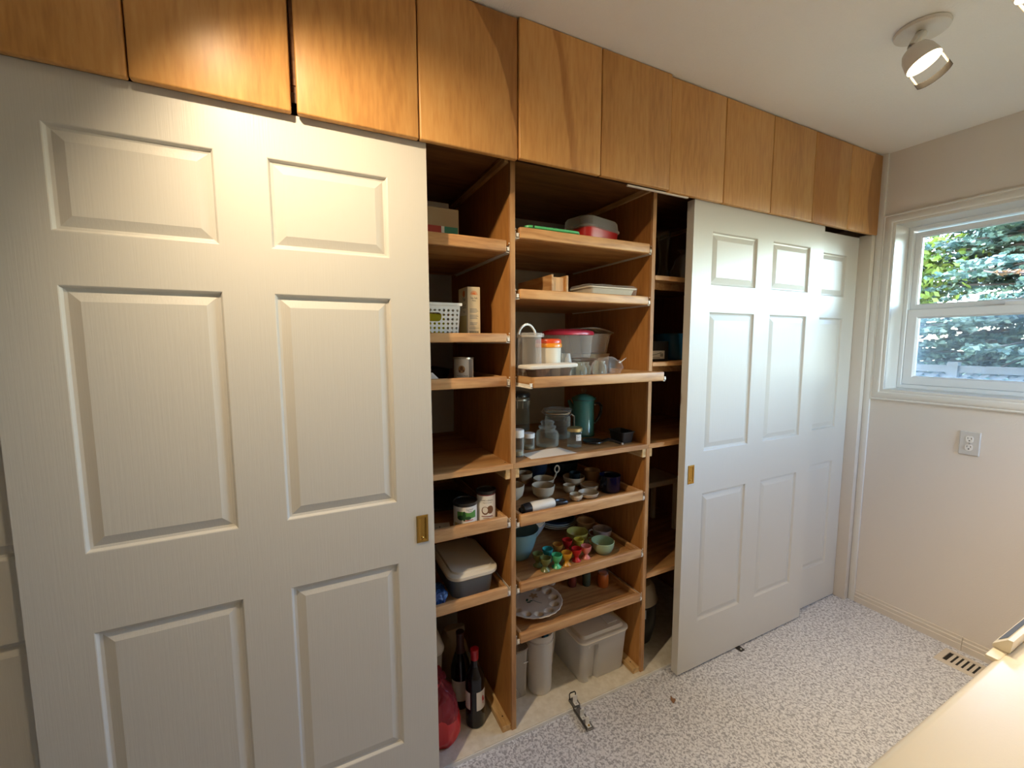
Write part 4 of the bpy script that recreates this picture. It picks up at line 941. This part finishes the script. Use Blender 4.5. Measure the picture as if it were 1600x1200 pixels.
eggs = [('olive', .656, .120, 'olive egg cup at the back corner of the group, nearest the teal bowl'), ('olive', .665, .075, 'olive egg cup at the front, left of the green one'.replace('left of', 'beside')),
        ('turquoise', .713, .138, 'turquoise egg cup'), ('green', .720, .077, 'bright green egg cup'), ('amber', .772, .152, 'brownish amber egg cup in the back row'),
        ('orange', .766, .074, 'yellow-orange egg cup in the front row'), ('red', .832, .168, 'red egg cup in the back row'), ('red', .822, .084, 'red egg cup in the front row beside the pink one'),
        ('pink', .871, .084, 'pink egg cup'), ('yellow', .880, .150, 'lemon yellow egg cup against the yellow-green teacup')]
for m, x, y, lb in eggs:
    if len(lb.split()) < 4: lb += ' standing in the coloured group'
    pot('egg_cup', lb, 'egg cup', x, y, zt, EGG, 'egg_' + m, part='cup_body', n=28, group='coloured egg cups')

# ------------------------------------------------------------------ bay of cups: tray of the egg plate
zt = .3683
t = thing('egg_plate', 'white deviled egg plate with scalloped rim and a painted flower', 'plate', (.658, .170, zt), .3)
b = BM(); NR, NA = 30, 120; RP = .128; prev = None; NE = 12
def eggdish(r, a):
    k = round((a) / (2 * pi / NE)) * 2 * pi / NE
    x, y = r * cos(a - k) - .095, r * sin(a - k)
    e = (x / .0195) ** 2 + (y / .0165) ** 2
    z = .014 + .008 * max(0, (r - .07) / .058) ** 1.5
    if r < .07: z = .013
    if e < 1: z -= .0125 * (1 - e) ** .6
    return max(z, .0015)
for i in range(NR + 1):
    ring = []
    for j in range(NA):
        a = 2 * pi * j / NA; rr = RP * i / NR * (1 + .009 * cos(2 * NE * a) * (i / NR) ** 4)
        ring.append(b.b.verts.new((rr * cos(a), rr * sin(a), eggdish(RP * i / NR, a) + .004)) if i else None)
    if i == 0: c0 = b.b.verts.new((0, 0, eggdish(0, 0) + .004)); prev = None; continue
    for j in range(NA):
        if prev is None: b.b.faces.new((c0, ring[j], ring[(j + 1) % NA]))
        else: b.b.faces.new((prev[j], ring[j], ring[(j + 1) % NA], prev[(j + 1) % NA]))
    prev = ring
obj('plate_body', b, 'china', t, smooth=60, solid=.0022)
lathe_obj('foot_ring', [(.055, 0), (.060, 0), (.060, .0032), (.055, .0032), (.055, 0)], 'china', t)
b = BM()
for i in range(5): b.disc2(.030 + .011 * cos(i * 1.256), .022 + .011 * sin(i * 1.256), .010, .006, 12, i * 1.256)
for v in b.b.verts: v.co.z = .0188
obj('flower_print', b, 'tan_print', t, smooth=0)
b = BM().disc2(-.012, .020, .010, .005, 10, .6).disc2(-.018, .004, .009, .0045, 10, 2.4).disc2(-.004, .004, .008, .004, 10, -.4)
for v in b.b.verts: v.co.z = .0189
obj('leaf_print', b, 'dark_leaf_print', t, smooth=0)
b = BM().tube([(.016, .014, .0186), (.006, .000, .0186), (.010, -.022, .0186), (.018, -.038, .0186)], .0009, 5)
obj('stem_print', b, 'grey_print', t)
def jar(label, x, y, r, h, m, lidm):
    t = pot('condiment_jar', label, 'jar', x, y, zt, [(0, 0), (r - .002, 0), (r, .003), (r, h * .72), (r * .8, h * .82), (0, h * .82)], m, n=24)
    lathe_obj('lid', [(r * .82, h * .78), (r * .88, h * .78), (r * .88, h - .002), (0, h)], lidm, t, 24)
jar('jar of orange contents at the right back of the egg plate tray'.replace('right ', ''), 1.020, .152, .025, .075, 'orange_jar', 'jar_glass')
jar('dark green jar beside the jar of orange contents', .956, .192, .019, .075, 'dark_jar', 'dark_lid')
jar('dim maroon jar between the egg plate and the dark green jar', .893, .216, .020, .07, 'maroon_jar', 'dark_lid')
jar('small white-based jar just behind the egg plate', .815, .272, .020, .06, 'china', 'dark_lid')

# ------------------------------------------------------------------ bay of cups: floor
zt = .0154
t = thing('pitcher', 'tall frosted round canister with a blue strip inside', 'container', (.674, .134, zt))
lathe_obj('canister_body', vessel([(.046, 0), (.050, .004), (.056, .225), (.0575, .236), (.0575, .262)], .002), 'bin_plastic', t)
lathe_obj('rim_band', [(.0575, .228), (.0595, .230), (.0595, .236), (.0575, .238)], 'frosted_plastic', t)
obj('blue_strip', BM().box(.006, .026, -.030, -.022, .06, .250, .002), 'pot_blue', t, smooth=0)
obj('dark_handle', BM().box(.004, .024, -.016, -.006, .15, .272, .003), 'black_plastic', t, smooth=0)
t = thing('container', 'shorter frosted canister half hidden by the upright, beside the tall one', 'container', (.566, .170, zt))
obj('canister_body', BM().loft([(.085, .10, .02, 0), (.094, .11, .024, .195), (.100, .116, .026, .200), (.100, .116, .026, .210), (.09, .106, .02, .209), (.08, .095, .018, .006)], n=5), 'frosted_plastic', t)
obj('side_ridge', BM().box(.020, .042, -.0570, -.0550, .150, .154, .001), 'white_plastic', t, smooth=0)
t = thing('container', 'cream tapered canister between the tall frosted one and the big bin', 'container', (.775, .270, zt))
obj('canister_body', BM().loft([(.055, .10, .02, 0), (.075, .12, .025, .12), (.088, .14, .028, .262), (.092, .144, .03, .270)], n=5), 'cream_plastic', t)
obj('front_ridge', BM().loft([(.016, .012, .004, .004, .002, -.052), (.018, .014, .004, .14, .004, -.066)], n=3), 'cream_plastic', t)
t = thing('storage_bin', 'big frosted bin with raised cream lid on the closet floor', 'bin', (.955, .178, zt))
def outline(w, d, r, notch):
    p = []
    x0, x1, y0, y1 = -w / 2, w / 2, -d / 2, d / 2
    for (cx, cy, a) in ((x1 - r, y1 - r, 0), (x0 + r, y1 - r, pi / 2), (x0 + r, y0 + r, pi)):
        for i in range(5): p.append((cx + r * cos(a + pi / 2 * i / 4), cy + r * sin(a + pi / 2 * i / 4)))
    n0, n1 = x0 + w * .15, x0 + w * .36
    p += [(n0, y0), (n0 + .010, y0 + notch), (n1 - .010, y0 + notch), (n1, y0)]
    for i in range(5): p.append((x1 - r + r * cos(3 * pi / 2 + pi / 2 * i / 4), y0 + r + r * sin(3 * pi / 2 + pi / 2 * i / 4)))
    return p
b = BM(); prev = None
for w_, d_, z_, nn in ((.228, .232, 0, .020), (.232, .236, .004, .020), (.248, .258, .160, .017), (.250, .260, .172, .0015), (.256, .268, .190, .0005), (.256, .268, .196, .0005)):
    ring = [b.b.verts.new((x, y, z_)) for x, y in outline(w_, d_, .022, nn)]
    if prev:
        for i in range(len(ring)): b.b.faces.new((prev[i], prev[(i + 1) % len(ring)], ring[(i + 1) % len(ring)], ring[i]))
    else: b.b.faces.new(ring)
    prev = ring
obj('bin_body', b, 'bin_plastic', t, smooth=30)
obj('lid', BM().loft([(.262, .274, .03, .190), (.268, .280, .032, .194), (.268, .280, .032, .200), (.260, .270, .03, .204), (.238, .246, .028, .2045), (.222, .228, .026, .214), (.200, .205, .02, .2145)], n=6), 'cream_plastic', t)
obj('lid_flap', BM().box(.040, .094, -.094, .080, .2148, .2180, .0012).box(.030, .036, -.070, .06, .2148, .2165, .0006), 'cream_plastic', t, smooth=0)

# ------------------------------------------------------------------ dark bay
t = pot('vase', 'tall narrow glass vase on the top shelf of the dark bay', 'vase', 1.325, .145, 1.7574, vessel([(.030, 0), (.034, .006), (.020, .060), (.018, .120), (.026, .180), (.032, .226)], .003), 'jar_glass', n=28)
t = thing('plastic_bag', 'clear plastic bag on the top shelf of the dark bay', 'bag', (1.435, .12, 1.7574))
b = BM().loft([(.10, .10, .03, .001), (.12, .11, .04, .05), (.09, .08, .03, .10), (.04, .03, .01, .13), (.06, .04, .01, .15)], n=5)
bmesh.ops.subdivide_edges(b.b, edges=b.b.edges[:], cuts=2, use_grid_fill=True); b.crumple(.010, 30, 17); b.crumple(.004, 90, 2)
obj('bag_film', b, 'film', t, smooth=0)
pot('stock_pot', 'blue enamel pot on the second shelf of the dark bay', 'pot', 1.425, .170, 1.4008, vessel([(.062, 0), (.066, .004), (.080, .110), (.086, .122)], .003), 'pot_blue', n=40)
t = thing('box', 'black box with a white label, beside the blue enamel pot', 'box', (1.215, .16, 1.4008))
obj('box_body', BM().box(-.072, .072, -.10, .10, 0, .0875, .002), 'black_plastic', t, smooth=0)
obj('paper_label', flat_front(BM().rect2(-.06, .048, .010, .046), -.1004), 'wine_label', t, smooth=0)
b = BM().tube([(-.055 + .007 * i, -.1008, .026 + .012 * (i / 12) ** 2) for i in range(13)], .0011, 5); b.place(Matrix.Identity(4))
obj('label_swoosh', b, 'black_print', t)
obj('lettering', flat_front(BM().rect2(.022, .040, .020, .034).rect2(-.03, .02, .014, .0165), -.1007), 'grey_print', t, smooth=0)
t = thing('step_stool', 'pale stool standing in the dark bay below the fixed shelf', 'stool', (1.50, .36, .4702))
obj('seat', BM().box(-.13, .13, -.10, .10, .262, .290, .006), 'cream_plastic', t, smooth=0)
for sx in (-1, 1):
    for sy in (-1, 1): obj('leg', BM().box(sx * .105 - .011, sx * .105 + .011, sy * .08 - .011, sy * .08 + .011, 0, .2615, .003), 'cream_plastic', t, smooth=0)
t = thing('slow_cooker', 'black cooking pot with pale domed lid on the floor of the dark bay', 'pot', (1.262, .210, .0154))
lathe_obj('pot_body', vessel([(.080, 0), (.088, .005), (.105, .08), (.108, .200), (.112, .205)], .004), 'black_iron', t)
lathe_obj('lid', [(.113, .206), (.115, .210), (.108, .225), (.098, .270), (.080, .292), (.030, .300), (0, .300)], 'cream_glaze', t)
a = face_cam(1.262, .210)
obj('paper_label', strip(-.02, .03, .150, .195, 6).bend(.1095, a + .3), 'pale_blue', t, smooth=0)

# ------------------------------------------------------------------ floor hardware, leaf, vent, outlet
mat('guide_steel', (0.26, 0.25, 0.24), 0.3, 0.7)
t = thing('door_guide', 'three-prong metal door guide standing on the floor sheet edge below the bin', 'guide', (.757, -.050, 0), -.06)
obj('guide_base', BM().box(-.0165, .0165, -.072, .030, .0003, .0065, .0012).box(-.0165, .0165, .030, .068, .0155, .0215, .0012).box(-.0165, .0165, .0285, .032, .0060, .0165, .0008), 'guide_steel', t, smooth=0)
obj('guide_rail', BM().box(-.0175, -.0158, -.070, .066, .006, .0175, .0005), 'dark_steel', t, smooth=0)
for y in (-.047, -.009, .045):
    z = .0215 if y > .03 else .0065
    obj('prong', BM().box(-.0085, .0095, y - .002, y + .002, z, z + .029, .001).box(-.0085, .0095, y - .018, y - .002, z, z + .0022, .0008), 'bright_metal', t, smooth=0)
    obj('screw', BM().lathe([(0, z), (.0045, z), (.0035, z + .003), (0, z + .0034)], 12), 'brass' if y < -.04 else 'steel', t, loc=(.001, y - .0105, .0016))
b = BM().tube([(-.014, .062, .021), (-.014, .064, .044), (-.010, .064, .049), (.010, .064, .049), (.014, .064, .044), (.014, .062, .021)], .0024, 8)
obj('wire_loop', b, 'dark_gap', t)
t = thing('door_guide', 'small metal guide bracket poking out under the front sliding door', 'guide', (1.664, -.086, 0), 0)
obj('guide_base', BM().box(-.014, .014, -.022, .070, .0003, .0045, .001), 'dark_steel', t, smooth=0)
obj('screw', BM().lathe([(0, .0045), (.0045, .0045), (.0035, .0068), (0, .0072)], 12), 'steel', t, loc=(0, -.012, 0))
b = BM(); pts = [(-.022, -.002), (-.010, .007), (.004, .010), (.020, .012), (.010, .002), (.014, -.006), (.002, -.008), (-.010, -.006)]
b.prism([(x * .8, y * 1.1) for x, y in pts], 'Z', .0004, .0013)
for v in b.b.verts: v.co.z += .004 * abs(v.co.y) / .012
tag(obj('dry_leaf', b, 'leaf_dry', None, loc=(1.144, -.163, 0), rot=(0, 0, .6), smooth=0), 'small dry brown leaf on the grey speckled floor', 'leaf')
t = thing('floor_vent', 'beige slatted floor register by the window wall baseboard', 'vent', (2.494, -.685, 0))
obj('vent_frame', rings(BM(), (-.069, .069, -.152, .152), [(0, .0003), (.002, .004), (.005, .0055), (.024, .0055), (.024, .0010)], lambda u, v, d: (u, v, d)), 'vent_paint', t, smooth=0)
obj('vent_well', BM().box(-.0445, .0445, -.1275, .1275, .0012, .0016), 'dark_gap', t, smooth=0)
for i in range(13):
    y = .108 - i * .0182
    obj('slat', BM().prism([(y - .0050, .0018), (y + .0040, .0046), (y + .0048, .0040), (y - .0036, .0018)], 'X', -.0443, .0443), 'vent_paint', t, smooth=0)
t = thing('power_outlet', 'grey double socket plate on the wall under the window', 'outlet', (XW, -.5282, 1.007))
obj('cover_plate', rings(BM(), (-.035, .035, -.0555, .0555), [(0, 0), (.0005, -.004), (.003, -.0058)], lambda u, v, d: (d, u, v)), 'outlet_plate', t, smooth=0)
for zc in (.0195, -.0195):
    b = BM().loft([(.030, .026, .009, 0), (.029, .025, .009, .0016)], n=5).place(Matrix.Translation((-.0058, 0, zc)) @ Matrix.Rotation(R(-90), 4, 'Y'))
    f = obj('socket_face', b, 'white_plastic', t, smooth=0)
    obj('slots', BM().box(-.0079, -.0074, .0050, .0070, zc + .001, zc + .009).box(-.0079, -.0074, -.0070, -.0050, zc + .001, zc + .008).box(-.0079, -.0074, -.0025, .0025, zc - .0085, zc - .0045), 'dark_gap', f, smooth=0)
obj('screw', BM().lathe([(0, 0), (.003, 0), (.0025, .001), (0, .0012)], 12).place(Matrix.Translation((-.0058, 0, 0)) @ Matrix.Rotation(R(-90), 4, 'Y')), 'tin', t)

# ------------------------------------------------------------------ chest freezer under the camera's hand
t = thing('chest_freezer', 'cream flat-topped chest freezer with a windowed lid handle, at the frame corner', 'freezer', (1.06, -1.40, 0))
obj('freezer_body', BM().box(-.70, .70, -.32, .322, .03, .835, .012), 'white_plastic', t, smooth=40)
obj('lid', BM().box(-.705, .705, -.335, .338, .8365, .902, .014, 4), 'beige_enamel', t, smooth=40)
b = BM().box(-.115, .34, .329, .3475, .8935, .9025, .002)
b.prism([(.3265, .903), (.3490, .903), (.3490, .909), (.3300, .928), (.3235, .928)], 'X', -.075, .30)
h = obj('handle', b, 'beige_enamel', t, smooth=0); h['label'] = 'cream raised lid handle with a blue window strip'
hw = BM(); A = Vector((0, .3490, .909)); B_ = Vector((0, .3300, .928)); nrm = Vector((0, .019, .019)).normalized() * .0006
a, c = A.lerp(B_, .16) + nrm, A.lerp(B_, .80) + nrm
hw.poly([(-.058, a.y, a.z), (.285, a.y, a.z), (.285, c.y, c.z), (-.058, c.y, c.z)])
obj('handle_window', hw, 'screen_blue', h, smooth=0)
for sx in (-.6, .6):
    for sy in (-.26, .26): obj('foot', BM().lathe([(0, 0), (.02, 0), (.024, .006), (.02, .0298), (0, .0298)], 14), 'black_plastic', t, loc=(sx, sy, 0))

# ------------------------------------------------------------------ outdoors beyond the window
struct('ground_outside', BM().box(-14, 26, -16, 16, -.45, -.25), mat('lawn', (.03, .045, .015), .9), smooth=0)
mat('bark', (.07, .05, .04), .9); mat('lattice_wood', (.055, .058, .056), .8)
def leafmat(name, c1, c2, c3):
    m, n, l, p, o = nodes(name)
    tc = n.new('ShaderNodeTexCoord'); nz = n.new('ShaderNodeTexNoise'); nz.inputs['Scale'].default_value = 5; nz.inputs['Detail'].default_value = 3
    l.new(tc.outputs['Object'], nz.inputs[0]); r = ramp(n, [(.34, c1), (.5, c2), (.68, c3)]); l.new(nz.outputs[0], r.inputs[0]); l.new(r.outputs[0], p.inputs['Base Color'])
    p.inputs['Roughness'].default_value = .55
    tl = n.new('ShaderNodeBsdfTranslucent'); l.new(r.outputs[0], tl.inputs[0]); mx = n.new('ShaderNodeMixShader'); mx.inputs[0].default_value = .25
    l.new(p.outputs[0], mx.inputs[1]); l.new(tl.outputs[0], mx.inputs[2]); l.new(mx.outputs[0], o.inputs[0])
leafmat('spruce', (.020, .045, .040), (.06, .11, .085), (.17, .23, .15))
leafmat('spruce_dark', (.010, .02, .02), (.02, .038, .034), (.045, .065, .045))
leafmat('maple_leaf', (.06, .10, .01), (.13, .17, .02), (.20, .22, .04))
leafmat('rusty', (.10, .045, .02), (.16, .075, .03), (.2, .11, .05))
def needles(V, Fc, base, tip, rng, dens, L, wd):
    d = tip - base; ln = d.length; d = d.normalized(); side = d.cross(Vector((0, 0, 1))).normalized()
    k = max(2, int(ln * dens))
    for i in range(k):
        u = (i + rng.random()) / k; p = base + d * ln * u
        s = rng.choice((-1, 1)); q = (d * rng.uniform(.3, .9) + side * s * rng.uniform(.4, 1) + Vector((0, 0, rng.uniform(-.45, .45)))).normalized()
        l = L * rng.uniform(.6, 1.2) * (1 - .4 * u); n_ = q.cross(Vector((rng.uniform(-1, 1), rng.uniform(-1, 1), rng.uniform(-1, 1)))).normalized() * wd * rng.uniform(.6, 1.2)
        i0 = len(V); V += [p - n_ * .5, p + q * l * .5 - n_, p + q * l, p + q * l * .5 + n_]; Fc.append((i0, i0 + 1, i0 + 2, i0 + 3))
def raw(name, V, Fc, m, parent):
    me = bpy.data.meshes.new(name); me.from_pydata([tuple(v) for v in V], [], Fc); me.materials.append(MATS[m]); o = bpy.data.objects.new(name, me); COL.objects.link(o); o.parent = parent; return o
def spruce(label, x, y, h, rad, m, seed, whorls=30, z0=-.25):
    rng = random.Random(seed); t = thing('spruce_tree', label, 'tree', (x, y, z0), 0, 'spruces beyond the window')
    lathe_obj('trunk', [(rad * .085, 0), (rad * .06, h * .5), (.01, h)], 'bark', t, 10)
    V, Fc = [], []; tb = BM()
    for i in range(whorls):
        z = h * (.04 + .92 * i / whorls); R_ = rad * (1 - .85 * z / h)
        for k in range(9):
            a = rng.uniform(0, 2 * pi); r_ = R_ * rng.uniform(.75, 1.1); droop = rng.uniform(-.30, .05)
            b0 = Vector((0, 0, z + rng.uniform(-.1, .1))); b1 = b0 + Vector((cos(a) * r_, sin(a) * r_, droop * r_))
            tb.tube([b0, (b0 + b1) / 2 + Vector((0, 0, .03)), b1], [.018, .011, .004], 4)
            d = (b1 - b0).normalized(); sd = d.cross(Vector((0, 0, 1))).normalized()
            for s in range(9):
                u = .22 + .78 * s / 8; p = b0.lerp(b1, u); L = r_ * .34 * (1.15 - u) + .05
                for sg in (-1, 1):
                    tp = p + (d * .6 + sd * sg + Vector((0, 0, rng.uniform(-.35, .1)))).normalized() * L
                    needles(V, Fc, p, tp, rng, 58, .10, .026)
    br = obj('branches', tb, 'bark', t, smooth=0); br['kind'] = 'stuff'
    fo = raw('foliage', V, Fc, m, t); fo['kind'] = 'stuff'
    return t
spruce('blue-green spruce filling the middle of the window view', 7.4, .30, 5.2, 2.3, 'spruce', 3)
spruce('tall spruce at the window view edge nearest the closet', 8.6, 2.9, 5.6, 2.2, 'spruce', 8)
spruce('low young spruce farther along, away from the closet side', 9.0, -2.6, 2.6, 1.3, 'spruce', 5, 12)
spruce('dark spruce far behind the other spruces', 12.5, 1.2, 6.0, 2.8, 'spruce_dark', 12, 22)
t = thing('leafy_tree', 'yellow-green broadleaf tree peeping between the spruces', 'tree', (7.0, 1.55, -.25))
lathe_obj('trunk', [(.06, 0), (.04, 1.5), (.015, 3.0)], 'bark', t, 8, )
V, Fc = [], []; rng = random.Random(4)
for i in range(2600):
    c = Vector((rng.gauss(0, .34), rng.gauss(0, .30), 2.62 + rng.gauss(0, .24))); q = Vector((rng.uniform(-1, 1), rng.uniform(-1, 1), rng.uniform(-1, 1))).normalized(); n_ = q.cross(Vector((.3, .9, .2))).normalized() * .028
    i0 = len(V); V += [c, c + q * .045 - n_, c + q * .09, c + q * .045 + n_]; Fc.append((i0, i0 + 1, i0 + 2, i0 + 3))
f = raw('foliage', V, Fc, 'maple_leaf', t); f['kind'] = 'stuff'
t = thing('dead_branch', 'rust-brown dead spray hanging among the spruce boughs', 'branch', (5.6, .30, 2.12))
V, Fc = [], []; rng = random.Random(9)
for k in range(7): needles(V, Fc, Vector((0, 0, 0)), Vector((rng.uniform(-.1, .1), -.34 + rng.uniform(-.05, .05), -.05 + rng.uniform(-.05, .05))), rng, 50, .06, .012)
f = raw('dry_needles', V, Fc, 'rusty', t); f['kind'] = 'stuff'
obj('twig', BM().tube([(.0, .05, .02), (0, 0, 0), (.0, -.36, -.06)], [.008, .007, .003], 5), 'bark', t)
t = thing('lattice_fence', 'pale garden lattice fence below the spruces outside', 'fence', (5.0, .9, -.25))
b = BM()
for i in range(-8, 34):
    for s in (-1, 1):
        c = -2.6 + i * .105; p0 = Vector((.006 * s, c, .62)); p1 = Vector((.006 * s, c + s * .85, 1.47))
        lo_, hi = -2.2, 1.0
        d = (p1 - p0); pts = [p0 + d * u for u in (0, 1)]
        if min(p0.y, p1.y) < lo_ or max(p0.y, p1.y) > hi: continue
        n_ = Vector((0, d.z, -d.y)).normalized() * .017
        for sx in (.003,): b.prism([(p0.y - n_.y, p0.z - n_.z), (p0.y + n_.y, p0.z + n_.z), (p1.y + n_.y, p1.z + n_.z), (p1.y - n_.y, p1.z - n_.z)], 'X', .006 * s - sx, .006 * s + sx)
lt = obj('lattice', b, 'lattice_wood', t, smooth=0); lt['kind'] = 'stuff'
obj('top_rail', BM().box(-.02, .02, -2.25, 1.05, 1.46, 1.52), 'lattice_wood', t, smooth=0)
obj('bottom_rail', BM().box(-.02, .02, -2.25, 1.05, .56, .62), 'lattice_wood', t, smooth=0)
for y in (-2.25, -.6, 1.05): obj('post', BM().box(-.035, .035, y - .035, y + .035, 0, 1.55), 'lattice_wood', t, smooth=0)
